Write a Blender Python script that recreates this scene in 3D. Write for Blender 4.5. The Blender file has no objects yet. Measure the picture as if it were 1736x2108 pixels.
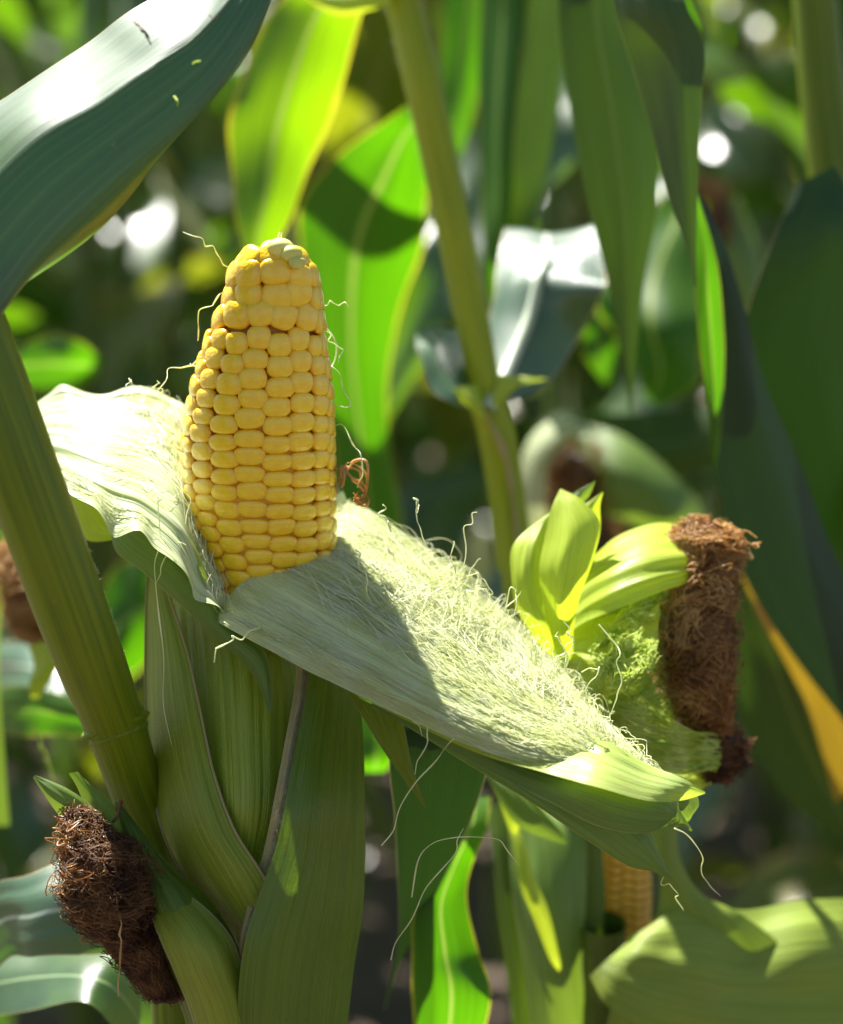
import bpy, math, random
import numpy as np
from mathutils import Vector, Matrix, noise

sc = bpy.context.scene
rnd = random.Random(7)
rs = np.random.RandomState(11)

# ------------------------------------------------------------------ camera
F = 4305.0                      # focal length in picture units (picture 1736 x 2108)
C0 = np.array([0.0, 0.0, 1.05])
PITCH = math.radians(8)
RT = np.array([1.0, 0, 0]); FW = np.array([0, math.cos(PITCH), -math.sin(PITCH)]); UP = np.array([0, math.sin(PITCH), math.cos(PITCH)])
cam_d = bpy.data.cameras.new('camera'); cam = bpy.data.objects.new('camera', cam_d); sc.collection.objects.link(cam)
cam.location = C0; cam.rotation_euler = (math.radians(90) - PITCH, 0, 0)
cam_d.sensor_fit = 'VERTICAL'; cam_d.sensor_height = 36; cam_d.lens = F / 2108 * 36
cam_d.clip_start = 0.02; cam_d.clip_end = 400
cam_d.dof.use_dof = True; cam_d.dof.focus_distance = 0.588; cam_d.dof.aperture_fstop = 6.8
sc.camera = cam

# ------------------------------------------------------------------ light
SUN = np.array([-0.28, 0.38, 0.87]); SUN /= np.linalg.norm(SUN)
w = bpy.data.worlds.new('World'); sc.world = w; w.use_nodes = True
nt = w.node_tree; nt.nodes.clear()
sky = nt.nodes.new('ShaderNodeTexSky'); sky.sky_type = 'NISHITA'; sky.sun_disc = False
sky.sun_elevation = math.asin(SUN[2]); sky.sun_rotation = math.atan2(SUN[0], SUN[1])
bg = nt.nodes.new('ShaderNodeBackground'); bg.inputs[1].default_value = 0.05
wo = nt.nodes.new('ShaderNodeOutputWorld'); nt.links.new(sky.outputs[0], bg.inputs[0]); nt.links.new(bg.outputs[0], wo.inputs[0])
sd = bpy.data.lights.new('sun', 'SUN'); sd.energy = 5.0; sd.angle = math.radians(0.53); sd.color = (1, 0.97, 0.91)
so = bpy.data.objects.new('sun', sd); sc.collection.objects.link(so); so.location = (-2, 2, 5)
so.rotation_euler = Vector(SUN).to_track_quat('Z', 'Y').to_euler()
sc.view_settings.view_transform = 'Standard'; sc.view_settings.look = 'None'; sc.view_settings.gamma = 1
sc.view_settings.exposure = 1.75; sc.view_settings.use_curve_mapping = False
sc.render.engine = 'CYCLES'
sc.cycles.use_denoising = True
sc.cycles.max_bounces = 10; sc.cycles.transmission_bounces = 6; sc.cycles.sample_clamp_indirect = 6

# ------------------------------------------------------------------ helpers
def P(x, y, d):
    return C0 + RT * ((x - 868) / F * d) + UP * (-(y - 1054) / F * d) + FW * d

def link(o): sc.collection.objects.link(o); return o
def tag(o, label=None, cat=None, group=None, kind=None):
    if label: o['label'] = label
    if cat: o['category'] = cat
    if group: o['group'] = group
    if kind: o['kind'] = kind
    return o
def thing(name, loc, label, cat, group=None):
    o = link(bpy.data.objects.new(name, None)); o.location = loc; o.empty_display_size = 0.02
    return tag(o, label, cat, group)
ORG = {}
def rootloc(p):
    v = np.zeros(3)
    while p is not None:
        v = v + np.array(p.location); p = p.parent
    return v
def mesh_obj(name, V, Fc, mat, parent=None, uv=None, smooth=True, kind=None):
    V = np.asarray(V, float)
    if parent is not None: V = V - rootloc(parent)
    me = bpy.data.meshes.new(name)
    me.from_pydata(V.tolist(), [], Fc if isinstance(Fc, list) else Fc.tolist())
    if uv is not None:
        l = me.uv_layers.new(name='UVMap')
        idx = np.empty(len(me.loops), int); me.loops.foreach_get('vertex_index', idx)
        l.data.foreach_set('uv', np.asarray(uv, float)[idx].ravel())
    if smooth: me.polygons.foreach_set('use_smooth', [True] * len(me.polygons))
    me.materials.append(mat)
    o = link(bpy.data.objects.new(name, me)); o.parent = parent
    if kind: o['kind'] = kind
    return o
def cr(A, n):
    """Catmull-Rom through A (k, ...) sampled at n points"""
    A = np.asarray(A, float); k = len(A)
    if k == 2: t = np.linspace(0, 1, n).reshape((-1,) + (1,) * (A.ndim - 1)); return A[0] * (1 - t) + A[1] * t
    E = np.concatenate([(2 * A[0] - A[1])[None], A, (2 * A[-1] - A[-2])[None]])
    s = np.linspace(0, k - 1 - 1e-9, n); i = s.astype(int); t = (s - i).reshape((-1,) + (1,) * (A.ndim - 1))
    p0, p1, p2, p3 = E[i], E[i + 1], E[i + 2], E[i + 3]
    return 0.5 * (2 * p1 + (p2 - p0) * t + (2 * p0 - 5 * p1 + 4 * p2 - p3) * t ** 2 + (3 * p1 - p0 - 3 * p2 + p3) * t ** 3)
def quads(nu, nv):
    a = np.arange((nu - 1) * (nv - 1)); i = a // (nv - 1); j = a % (nv - 1); b = i * nv + j
    return np.stack([b, b + 1, b + nv + 1, b + nv], 1)
def normals(G):
    du = np.gradient(G, axis=0); dv = np.gradient(G, axis=1); n = np.cross(dv, du)
    return n / (np.linalg.norm(n, axis=2, keepdims=True) + 1e-12)
def smooth_noise1(n, k, seed):
    r = np.random.RandomState(seed); return cr(r.randn(k), n)
def smooth_noise2(nu, nv, ku, kv, seed):
    r = np.random.RandomState(seed); a = cr(r.randn(ku, kv), nu); return cr(a.T, nv).T

def surf(rows, nu=60, nv=28, ripple=0.0, pleat=0.0, edge=0.0, seed=0, pk=14):
    """rows: (xl, yl, xr, yr, depth, bulge mm towards camera, right edge depth offset mm)"""
    ctl = []
    for r in rows:
        xl, yl, xr, yr, d = r[:5]; b = r[5] if len(r) > 5 else 0; ti = r[6] if len(r) > 6 else 0; pw = r[7] if len(r) > 7 else 1
        ctl.append([P(xl + (xr - xl) * t, yl + (yr - yl) * t, d + (t ** pw - 0.5) * ti * 1e-3 - b * 1e-3 * math.sin(math.pi * t)) for t in (0, .25, .5, .75, 1)])
    G = cr(np.array(ctl), nu); G = cr(G.transpose(1, 0, 2), nv).transpose(1, 0, 2)
    N = normals(G)
    wloc = np.linalg.norm(G[:, -1] - G[:, 0], axis=1)[:, None]
    wf = np.clip(wloc / (wloc.max() + 1e-9), 0, 1)
    D = ripple * 1e-3 * smooth_noise2(nu, nv, 7, 4, seed + 5) * wf
    if pleat:
        p = smooth_noise1(nv, max(4, pk), seed + 9)[None] + 0.5 * smooth_noise2(nu, nv, 5, pk, seed + 10)
        D = D + pleat * 1e-3 * p * wf
    if edge:
        v = np.linspace(0, 1, nv)[None]; e = (np.abs(v - .5) * 2) ** 4
        ph = np.stack([smooth_noise1(nu, max(5, nu // 6), seed + 21), smooth_noise1(nu, max(5, nu // 6), seed + 22)], 1)
        D = D + edge * 1e-3 * e * np.where(v < .5, ph[:, :1], ph[:, 1:]) * wf
    G = G + N * D[..., None]
    return G
def uvgrid(nu, nv):
    u, v = np.meshgrid(np.linspace(0, 1, nu), np.linspace(0, 1, nv), indexing='ij')
    return np.stack([v.ravel(), u.ravel()], 1)
def sheet(name, parent, mat, rows, label=None, **k):
    G = surf(rows, **k); nu, nv = G.shape[:2]
    o = mesh_obj(name, G.reshape(-1, 3), quads(nu, nv), mat, parent, uvgrid(nu, nv))
    if label: o['label'] = label
    o_G[o.name] = G
    return o, G
o_G = {}

def tube_mesh(paths, radii, sides):
    """paths: list of (n,3) arrays, radii: list of (n,) arrays -> joined verts, faces, uv"""
    VV, FF, UU = [], [], []; base = 0
    ang = np.arange(sides) * 2 * math.pi / sides
    for p, r in zip(paths, radii):
        n = len(p); t = np.gradient(p, axis=0); t /= (np.linalg.norm(t, axis=1, keepdims=True) + 1e-12)
        ref = np.array([0.3, 0.9, 0.2]) if abs(t[:, 2]).mean() > .5 else np.array([0.1, 0.2, 1.0])
        a = np.cross(t, ref); a /= (np.linalg.norm(a, axis=1, keepdims=True) + 1e-12); b = np.cross(t, a)
        V = p[:, None] + r[:, None, None] * (a[:, None] * np.cos(ang)[None, :, None] + b[:, None] * np.sin(ang)[None, :, None])
        VV.append(V.reshape(-1, 3))
        i, j = np.meshgrid(np.arange(n - 1), np.arange(sides), indexing='ij'); i = i.ravel(); j = j.ravel(); j2 = (j + 1) % sides
        FF.append(np.stack([i * sides + j, i * sides + j2, (i + 1) * sides + j2, (i + 1) * sides + j], 1) + base)
        uu, vv = np.meshgrid(np.linspace(0, 1, n), np.arange(sides) / sides, indexing='ij'); UU.append(np.stack([vv.ravel(), uu.ravel()], 1))
        base += n * sides
    return np.concatenate(VV), np.concatenate(FF), np.concatenate(UU)
def tubes(name, parent, mat, paths, radii, sides=3, kind=None, label=None):
    V, Fc, U = tube_mesh(paths, radii, sides)
    o = mesh_obj(name, V, Fc, mat, parent, U, kind=kind)
    if label: o['label'] = label
    return o
def strand(name, parent, mat, pts, r=0.22, n=40, wob=0.4, seed=0, label=None):
    """pts: (px, py, depth) polyline; a single hair-like thread"""
    p = cr(np.array([P(*q) for q in pts]), n)
    for a in range(3): p[:, a] += wob * 1e-3 * smooth_noise1(n, 9, seed * 3 + a + 100)
    rr = np.full(n, r * 1e-3) * (1 + .25 * smooth_noise1(n, 12, seed + 50)); rr[-5:] *= np.linspace(.9, .3, 5)
    return tubes(name, parent, mat, [p], [np.abs(rr) + 2e-5], 5, label=label)

# ------------------------------------------------------------------ materials
class NT:
    def __init__(s, name):
        s.m = bpy.data.materials.new(name); s.m.use_nodes = True; s.t = s.m.node_tree; s.t.nodes.clear()
        s.out = s.n('ShaderNodeOutputMaterial')
    def n(s, ty, **kw):
        x = s.t.nodes.new(ty)
        for k, v in kw.items(): setattr(x, k, v)
        return x
    def l(s, a, b): s.t.links.new(a, b)
    def set(s, sock, v):
        if hasattr(v, 'links'): s.l(v, sock)
        else:
            if isinstance(v, (tuple, list)) and len(v) == 3 and sock.type == 'RGBA': v = (*v, 1)
            sock.default_value = v
    def math(s, op, a, b=0.0, clamp=False):
        x = s.n('ShaderNodeMath', operation=op, use_clamp=clamp); s.set(x.inputs[0], a); s.set(x.inputs[1], b); return x.outputs[0]
    def mix(s, f, a, b, mode='MIX'):
        x = s.n('ShaderNodeMix', data_type='RGBA', blend_type=mode); s.set(x.inputs[0], f); s.set(x.inputs[6], a); s.set(x.inputs[7], b); return x.outputs[2]
    def noise(s, vec, scale, detail=3, rough=.55):
        x = s.n('ShaderNodeTexNoise'); s.set(x.inputs['Vector'], vec); x.inputs['Scale'].default_value = scale; x.inputs['Detail'].default_value = detail; x.inputs['Roughness'].default_value = rough; return x.outputs[0]
    def mapr(s, v, a, b, c=0.0, d=1.0, smooth=True):
        x = s.n('ShaderNodeMapRange', interpolation_type='SMOOTHSTEP' if smooth else 'LINEAR')
        for i, q in enumerate((v, a, b, c, d)): s.set(x.inputs[i], q)
        return x.outputs[0]
    def scalev(s, vec, sc3):
        x = s.n('ShaderNodeVectorMath', operation='MULTIPLY'); s.l(vec, x.inputs[0]); x.inputs[1].default_value = sc3; return x.outputs[0]
def leaf_mat(name, dark, light, trans, tf=.4, veins=60, rough=.42, bump=.25, rib=None, ribw=.02, margin=None, mw=.03, coat=0.0, spec=.5,
             tip=None, blotch=.3, patch=None, streak=.6, lf=2.0, pitted=0.0, lines=0, spots=.35):
    """long blade: parallel veins follow UV.x, colour may change towards the tip (UV.y)"""
    t = NT(name); tc = t.n('ShaderNodeTexCoord'); sep = t.n('ShaderNodeSeparateXYZ'); t.l(tc.outputs['UV'], sep.inputs[0])
    x, y = sep.outputs[0], sep.outputs[1]
    v1 = t.noise(t.scalev(tc.outputs['UV'], (veins, lf, 1)), 1, 3, .6)
    v2 = t.noise(t.scalev(tc.outputs['UV'], (veins * 3.3, lf * 1.5, 1)), 1, 2, .5)
    st = t.math('ADD', t.math('MULTIPLY', v1, .6), t.math('MULTIPLY', v2, .4))
    stc = t.mapr(st, .5 - .25 / max(streak, .2), .5 + .25 / max(streak, .2))
    big = t.noise(tc.outputs['Object'], 14, 4, .6)
    c = t.mix(stc, dark, light)
    if tip: c = t.mix(t.mapr(y, .25, .9), c, t.mix(stc, tip[0], tip[1]))
    c = t.mix(t.math('MULTIPLY', t.mapr(big, .35, .7), blotch), c, t.mix(.5, c, trans))
    tcol = t.mix(t.mapr(v1, .3, .75), tuple(q * .75 for q in trans), trans)
    dx = t.math('ABSOLUTE', t.math('SUBTRACT', x, .5))
    if patch:       # dried, straw coloured patches that stay put
        f = t.mapr(t.noise(tc.outputs['Object'], patch[1], 3, .6), patch[2], patch[2] + .08); c = t.mix(f, c, patch[0]); tcol = t.mix(f, tcol, patch[0])
    if lines:
        fr_ = t.math('ABSOLUTE', t.math('SUBTRACT', t.math('FRACT', t.math('MULTIPLY', x, lines)), .5))
        c = t.mix(t.math('MULTIPLY', t.mapr(fr_, .13, .0), .55), c, tuple(min(1, q * 1.9 + .02) for q in light))
    if spots:
        f = t.math('MULTIPLY', t.mapr(t.noise(tc.outputs['Object'], 210, 3, .7), .70, .76), spots); c = t.mix(f, c, (.30, .24, .12))
    if rib:
        f = t.mapr(dx, ribw, ribw * .5); c = t.mix(f, c, rib); tcol = t.mix(f, tcol, rib)
    if margin:
        wav = t.math('MULTIPLY', t.noise(t.scalev(tc.outputs['UV'], (1, 9, 1)), 1, 3), mw * 2.2)
        f = t.mapr(dx, t.math('SUBTRACT', .5, wav), .5); c = t.mix(f, c, margin); tcol = t.mix(f, tcol, margin)
    h = st
    if pitted:
        h = t.math('ADD', st, t.math('MULTIPLY', t.noise(tc.outputs['Object'], 900, 2), pitted))
    bp = t.n('ShaderNodeBump'); bp.inputs['Strength'].default_value = bump; bp.inputs['Distance'].default_value = .0012; t.l(h, bp.inputs['Height'])
    p = t.n('ShaderNodeBsdfPrincipled'); t.l(c, p.inputs['Base Color']); p.inputs['Specular IOR Level'].default_value = spec
    t.l(t.mapr(big, .3, .7, rough - .06, rough + .08), p.inputs['Roughness'])
    p.inputs['Coat Weight'].default_value = coat; p.inputs['Coat Roughness'].default_value = .28
    t.l(bp.outputs[0], p.inputs['Normal'])
    tr = t.n('ShaderNodeBsdfTranslucent'); t.l(tcol, tr.inputs[0]); t.l(bp.outputs[0], tr.inputs[1])
    mx = t.n('ShaderNodeMixShader'); mx.inputs[0].default_value = tf; t.l(p.outputs[0], mx.inputs[1]); t.l(tr.outputs[0], mx.inputs[2]); t.l(mx.outputs[0], t.out.inputs[0])
    return t.m
def fibre_mat(name, a, b, tf=.35, rough=.4, trans=None, spec=.5):
    t = NT(name); tc = t.n('ShaderNodeTexCoord'); n = t.noise(tc.outputs['Object'], 120, 3)
    c = t.mix(t.mapr(n, .35, .65), a, b)
    p = t.n('ShaderNodeBsdfPrincipled'); t.l(c, p.inputs['Base Color']); p.inputs['Roughness'].default_value = rough; p.inputs['Specular IOR Level'].default_value = spec
    tr = t.n('ShaderNodeBsdfTranslucent'); t.set(tr.inputs[0], trans or b)
    mx = t.n('ShaderNodeMixShader'); mx.inputs[0].default_value = tf; t.l(p.outputs[0], mx.inputs[1]); t.l(tr.outputs[0], mx.inputs[2]); t.l(mx.outputs[0], t.out.inputs[0])
    return t.m
def kernel_mat(name, body, cap, amber):
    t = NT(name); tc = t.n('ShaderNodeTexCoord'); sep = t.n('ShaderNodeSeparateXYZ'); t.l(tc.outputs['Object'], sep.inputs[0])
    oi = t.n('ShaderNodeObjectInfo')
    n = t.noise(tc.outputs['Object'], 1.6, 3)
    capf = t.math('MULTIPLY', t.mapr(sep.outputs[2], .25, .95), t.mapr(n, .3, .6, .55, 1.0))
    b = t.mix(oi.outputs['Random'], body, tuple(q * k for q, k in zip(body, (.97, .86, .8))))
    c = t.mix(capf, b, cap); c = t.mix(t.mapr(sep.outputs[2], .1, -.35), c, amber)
    p = t.n('ShaderNodeBsdfPrincipled'); t.l(c, p.inputs['Base Color']); p.inputs['Roughness'].default_value = .24
    p.inputs['Subsurface Weight'].default_value = .3; p.inputs['Subsurface Radius'].default_value = (1, .45, .08); p.inputs['Subsurface Scale'].default_value = .0014
    p.inputs['Coat Weight'].default_value = .6; p.inputs['Coat Roughness'].default_value = .08
    bp = t.n('ShaderNodeBump'); bp.inputs['Strength'].default_value = .12; bp.inputs['Distance'].default_value = .1; t.l(t.noise(tc.outputs['Object'], 3, 3), bp.inputs['Height']); t.l(bp.outputs[0], p.inputs['Normal'])
    t.l(p.outputs[0], t.out.inputs[0]); return t.m
def stalk_mat(name, a, b, ridges=40, rough=.45, bump=.35):
    t = NT(name); tc = t.n('ShaderNodeTexCoord'); v = t.noise(t.scalev(tc.outputs['UV'], (ridges, 4, 1)), 1, 3, .6)
    v2 = t.noise(tc.outputs['Object'], 22, 4)
    c = t.mix(t.mapr(v, .3, .7), a, b); c = t.mix(t.math('MULTIPLY', t.mapr(v2, .4, .75), .45), c, (b[0] * 1.15, b[1], b[2] * .6))
    spk = t.mapr(t.noise(tc.outputs['Object'], 420, 2), .70, .76); c = t.mix(t.math('MULTIPLY', spk, .5), c, (.22, .2, .12))
    bp = t.n('ShaderNodeBump'); bp.inputs['Strength'].default_value = bump; bp.inputs['Distance'].default_value = .0012; t.l(v, bp.inputs['Height'])
    p = t.n('ShaderNodeBsdfPrincipled'); t.l(c, p.inputs['Base Color']); p.inputs['Roughness'].default_value = rough; t.l(bp.outputs[0], p.inputs['Normal']); p.inputs['Specular IOR Level'].default_value = .3
    p.inputs['Subsurface Weight'].default_value = .15; p.inputs['Subsurface Radius'].default_value = (.5, 1, .1); p.inputs['Subsurface Scale'].default_value = .003
    t.l(p.outputs[0], t.out.inputs[0]); return t.m

M = {}
M['leaf'] = leaf_mat('leaf_green', (.012, .036, .006), (.024, .060, .011), (.22, .50, .003), tf=.27, veins=55, rough=.37, spec=1.0, bump=.3, rib=(.30, .42, .18), ribw=.018, margin=(.35, .36, .08), mw=.012, coat=.8)
M['leaf_fore'] = leaf_mat('leaf_fore', (.018, .062, .010), (.030, .086, .014), (.07, .26, .003), tf=.30, lines=24, veins=44, rough=.42, bump=.35, spec=1.0, coat=.45, margin=(.33, .28, .10), mw=.006, streak=1.0)
M['leaf_sharp'] = leaf_mat('leaf_sharp', (.034, .066, .012), (.060, .10, .022), (.12, .25, .008), tf=.2, veins=40, rough=.45, bump=.5, spec=.4, margin=(.35, .40, .08), mw=.008, streak=1.0)
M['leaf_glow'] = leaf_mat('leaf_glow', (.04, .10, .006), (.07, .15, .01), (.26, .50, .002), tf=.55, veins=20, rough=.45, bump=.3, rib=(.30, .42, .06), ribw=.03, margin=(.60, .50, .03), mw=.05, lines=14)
M['leaf_teal'] = leaf_mat('leaf_teal', (.030, .070, .038), (.045, .095, .055), (.10, .30, .01), tf=.2, veins=50, rough=.42, bump=.3, rib=(.40, .48, .36), ribw=.035, margin=(.42, .32, .16), mw=.02, coat=.4, spec=1.0)
M['leaf_blue'] = leaf_mat('leaf_blue', (.012, .038, .015), (.022, .054, .024), (.03, .10, .01), tf=.08, lines=22, veins=60, rough=.5, bump=.4, spec=.35, streak=1.0)
M['leaf_old'] = leaf_mat('leaf_old', (.05, .075, .008), (.09, .12, .015), (.42, .50, .01), tf=.34, veins=40, rough=.45, bump=.4, rib=(.35, .38, .15), ribw=.02, margin=(.40, .28, .08), mw=.06, coat=.4, patch=((.34, .22, .07), 12, .60))
M['rib'] = fibre_mat('leaf_rib', (.42, .50, .36), (.55, .62, .48), tf=.1, rough=.4)
M['leaf_deep'] = leaf_mat('leaf_deep', (.012, .042, .008), (.022, .060, .014), (.03, .10, .004), tf=.10, lines=26, veins=60, rough=.45, bump=.4, margin=(.40, .33, .18), mw=.012, spec=.3, streak=1.0)
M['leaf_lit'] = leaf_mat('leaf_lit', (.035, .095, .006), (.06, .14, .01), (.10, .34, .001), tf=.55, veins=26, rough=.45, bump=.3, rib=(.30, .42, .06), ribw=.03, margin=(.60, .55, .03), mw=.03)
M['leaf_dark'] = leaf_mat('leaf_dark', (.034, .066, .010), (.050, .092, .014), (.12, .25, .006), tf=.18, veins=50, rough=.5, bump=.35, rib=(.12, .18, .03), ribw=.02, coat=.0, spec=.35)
M['leaf_yellowed'] = leaf_mat('leaf_yellowed', (.40, .24, .02), (.52, .33, .03), (.60, .38, .02), tf=.35, veins=18, rough=.5, bump=.4, patch=((.22, .11, .02), 40, .6))
M['husk_in'] = leaf_mat('husk_inner', (.50, .62, .24), (.86, .90, .60), (.70, .84, .22), tf=.34, lf=.9, veins=40, rough=.38, bump=.8, tip=((.54, .66, .18), (.80, .86, .46)), blotch=.15, coat=.15, streak=1.0)
M['husk_left'] = leaf_mat('husk_inner_left', (.34, .44, .14), (.78, .82, .58), (.68, .78, .3), tf=.3, veins=30, lf=.7, rough=.4, bump=1.0, blotch=.15, coat=.2, streak=1.2)
M['husk_mid'] = leaf_mat('husk_yellow_green', (.34, .44, .06), (.60, .68, .22), (.60, .75, .06), tf=.42, veins=20, rough=.4, bump=.6, blotch=.2, streak=.9, tip=((.26, .38, .07), (.48, .58, .2)))
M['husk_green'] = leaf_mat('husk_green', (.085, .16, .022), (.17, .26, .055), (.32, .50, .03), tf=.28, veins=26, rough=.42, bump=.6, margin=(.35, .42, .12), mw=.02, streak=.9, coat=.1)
M['husk_pale'] = leaf_mat('husk_pale', (.17, .235, .022), (.28, .35, .06), (.26, .40, .02), tf=.2, veins=26, spec=.3, rough=.5, bump=.6, streak=.8)
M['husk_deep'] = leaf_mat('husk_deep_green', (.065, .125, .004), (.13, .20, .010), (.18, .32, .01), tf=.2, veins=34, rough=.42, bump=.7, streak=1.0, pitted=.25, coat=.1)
M['husk_outer'] = leaf_mat('husk_outer', (.17, .23, .010), (.33, .39, .035), (.30, .40, .02), tf=.2, veins=36, rough=.45, bump=.8, margin=(.36, .30, .16), mw=.03, streak=1.1, pitted=.3)
M['husk_lime'] = leaf_mat('husk_lime', (.36, .48, .03), (.52, .62, .09), (.66, .80, .03), tf=.48, veins=22, rough=.42, bump=.4, blotch=.3, streak=.7)
M['straw'] = leaf_mat('straw', (.42, .33, .11), (.58, .48, .22), (.4, .32, .15), tf=.2, veins=10, rough=.7, bump=.8)
M['silk'] = fibre_mat('pale_silk', (.82, .85, .46), (.93, .94, .70), tf=.4, rough=.3, trans=(.85, .88, .55))
M['silk_lime'] = fibre_mat('lime_silk', (.55, .70, .07), (.78, .88, .24), tf=.4, rough=.35)
M['silk_brown'] = fibre_mat('brown_silk', (.20, .08, .016), (.55, .30, .08), tf=.4, rough=.28, trans=(.55, .26, .06), spec=.7)
M['silk_amber'] = fibre_mat('amber_silk', (.42, .23, .06), (.72, .48, .18), tf=.4, rough=.35, trans=(.7, .4, .1))
M['silk_dark'] = fibre_mat('dark_silk', (.05, .020, .008), (.22, .10, .035), tf=.2, rough=.5, trans=(.3, .12, .03), spec=.35)
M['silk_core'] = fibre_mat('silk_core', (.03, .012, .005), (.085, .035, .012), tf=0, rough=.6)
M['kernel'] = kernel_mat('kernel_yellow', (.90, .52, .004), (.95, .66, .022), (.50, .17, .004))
M['kernel_deep'] = kernel_mat('kernel_orange', (.82, .40, .008), (.88, .50, .03), (.45, .14, .005))
M['tip'] = fibre_mat('cob_tip', (.66, .66, .16), (.80, .78, .30), tf=.2, rough=.4)
M['core'] = fibre_mat('cob_core', (.48, .20, .008), (.62, .32, .02), tf=0, rough=.5)
M['stalk_olive'] = stalk_mat('stalk_olive', (.085, .135, .003), (.16, .215, .005), 30)
M['stalk_far'] = stalk_mat('stalk_far', (.20, .27, .006), (.32, .39, .010), 22)
M['stalk'] = stalk_mat('stalk_green', (.06, .10, .012), (.10, .15, .02), 18)
M['hair'] = fibre_mat('fine_hair', (.45, .42, .30), (.6, .56, .42), tf=.3, rough=.5)

# ------------------------------------------------------------------ ground
def ground():
    t = NT('soil'); tc = t.n('ShaderNodeTexCoord'); n1 = t.noise(tc.outputs['Object'], 9, 8, .65); n2 = t.noise(tc.outputs['Object'], 60, 6, .6)
    c = t.mix(t.mapr(n1, .3, .7), (.07, .044, .027), (.17, .115, .08)); c = t.mix(t.math('MULTIPLY', n2, .4), c, (.24, .175, .125))
    bp = t.n('ShaderNodeBump'); bp.inputs['Distance'].default_value = .03; t.l(t.math('ADD', n1, n2), bp.inputs['Height'])
    p = t.n('ShaderNodeBsdfPrincipled'); t.l(c, p.inputs['Base Color']); p.inputs['Roughness'].default_value = .9; t.l(bp.outputs[0], p.inputs['Normal']); t.l(p.outputs[0], t.out.inputs[0])
    n = 90; xs = np.sign(np.linspace(-1, 1, n)) * np.abs(np.linspace(-1, 1, n)) ** 3 * 150
    X, Y = np.meshgrid(xs, xs + 4, indexing='ij'); Z = np.array([[.035 * noise.noise(Vector((a * 2.1, b * 2.1, 0))) for a, b in zip(r1, r2)] for r1, r2 in zip(X, Y)])
    o = mesh_obj('ground', np.stack([X, Y, Z], 2).reshape(-1, 3), quads(n, n), t.m); tag(o, kind='structure')
ground()

# ------------------------------------------------------------------ plants of the field behind
def field_leaf_mesh(i):
    r = random.Random(40 + i); nu, nv = 26, 9
    L = r.uniform(.62, .85); W = r.uniform(.038, .05); a = math.radians(r.uniform(18, 34)); bend = math.radians(r.uniform(110, 165)); kink = r.uniform(.35, .6)
    pos = np.zeros(3); pts = []; wd = []; tw = []
    for k in range(nu):
        s = k / (nu - 1); th = a + bend / (1 + math.exp(-(s - kink) * r.uniform(7, 7.4)))
        pts.append(pos.copy()); pos = pos + np.array([math.sin(th), 0, math.cos(th)]) * L / nu
        wd.append(W * (min(1, .45 + s * 3) * (1 - s ** 2.6)) + .0008); tw.append(s * r.uniform(.98, 1.02) * 0.9 * (-1 if i % 2 else 1))
    pts = np.array(pts); T = np.gradient(pts, axis=0); T /= np.linalg.norm(T, axis=1, keepdims=True)
    V = []
    for k in range(nu):
        side = np.array([0, 1.0, 0]); nn = np.cross(T[k], side); c, s_ = math.cos(tw[k]), math.sin(tw[k])
        sd_ = side * c + nn * s_; n2 = nn * c - side * s_
        for j in range(nv):
            v = j / (nv - 1) * 2 - 1
            V.append(pts[k] + sd_ * v * wd[k] - n2 * (.22 * wd[k] * (1 - abs(v))) + n2 * (.017 * v ** 4 * math.sin(k * 1.15 + i + (2 if v > 0 else 0))))
    me = bpy.data.meshes.new('leaf'); me.from_pydata([tuple(q) for q in V], [], quads(nu, nv).tolist())
    l = me.uv_layers.new(name='UVMap'); idx = np.empty(len(me.loops), int); me.loops.foreach_get('vertex_index', idx); l.data.foreach_set('uv', uvgrid(nu, nv)[idx].ravel())
    me.polygons.foreach_set('use_smooth', [True] * len(me.polygons)); me.materials.append(M['leaf_old' if i in (2, 5) else 'leaf']); return me
LM = [field_leaf_mesh(i) for i in range(8)]
def stalk_mesh(h, seed):
    n = 26; z = np.linspace(0, h, n); p = np.stack([.012 * smooth_noise1(n, 6, seed), .012 * smooth_noise1(n, 6, seed + 1), z], 1)
    r = .013 * (1 - .55 * z / h) * (1 + .10 * (np.arange(n) % 3 == 0))
    V, Fc, U = tube_mesh([p], [r], 10); me = bpy.data.meshes.new('stalk'); me.from_pydata(V.tolist(), [], Fc.tolist())
    l = me.uv_layers.new(name='UVMap'); idx = np.empty(len(me.loops), int); me.loops.foreach_get('vertex_index', idx); l.data.foreach_set('uv', U[idx].ravel())
    me.polygons.foreach_set('use_smooth', [True] * len(me.polygons)); me.materials.append(M['stalk']); return me
SM = [stalk_mesh(2.25, 70 + i) for i in range(4)]
def tassel_mesh():
    ps, rr = [], []
    for k in range(11):
        a = k * 2.4; t = np.linspace(0, 1, 10); sp = .35 if k else 0
        ps.append(np.stack([np.cos(a) * sp * t * .35, np.sin(a) * sp * t * .35, .02 * k % .1 + t * .28 - .10 * t ** 2 * (sp > 0)], 1)); rr.append(np.full(10, .0028))
    V, Fc, U = tube_mesh(ps, rr, 4); me = bpy.data.meshes.new('tassel'); me.from_pydata(V.tolist(), [], Fc.tolist()); me.materials.append(M['straw']); return me
TM = tassel_mesh()
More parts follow.
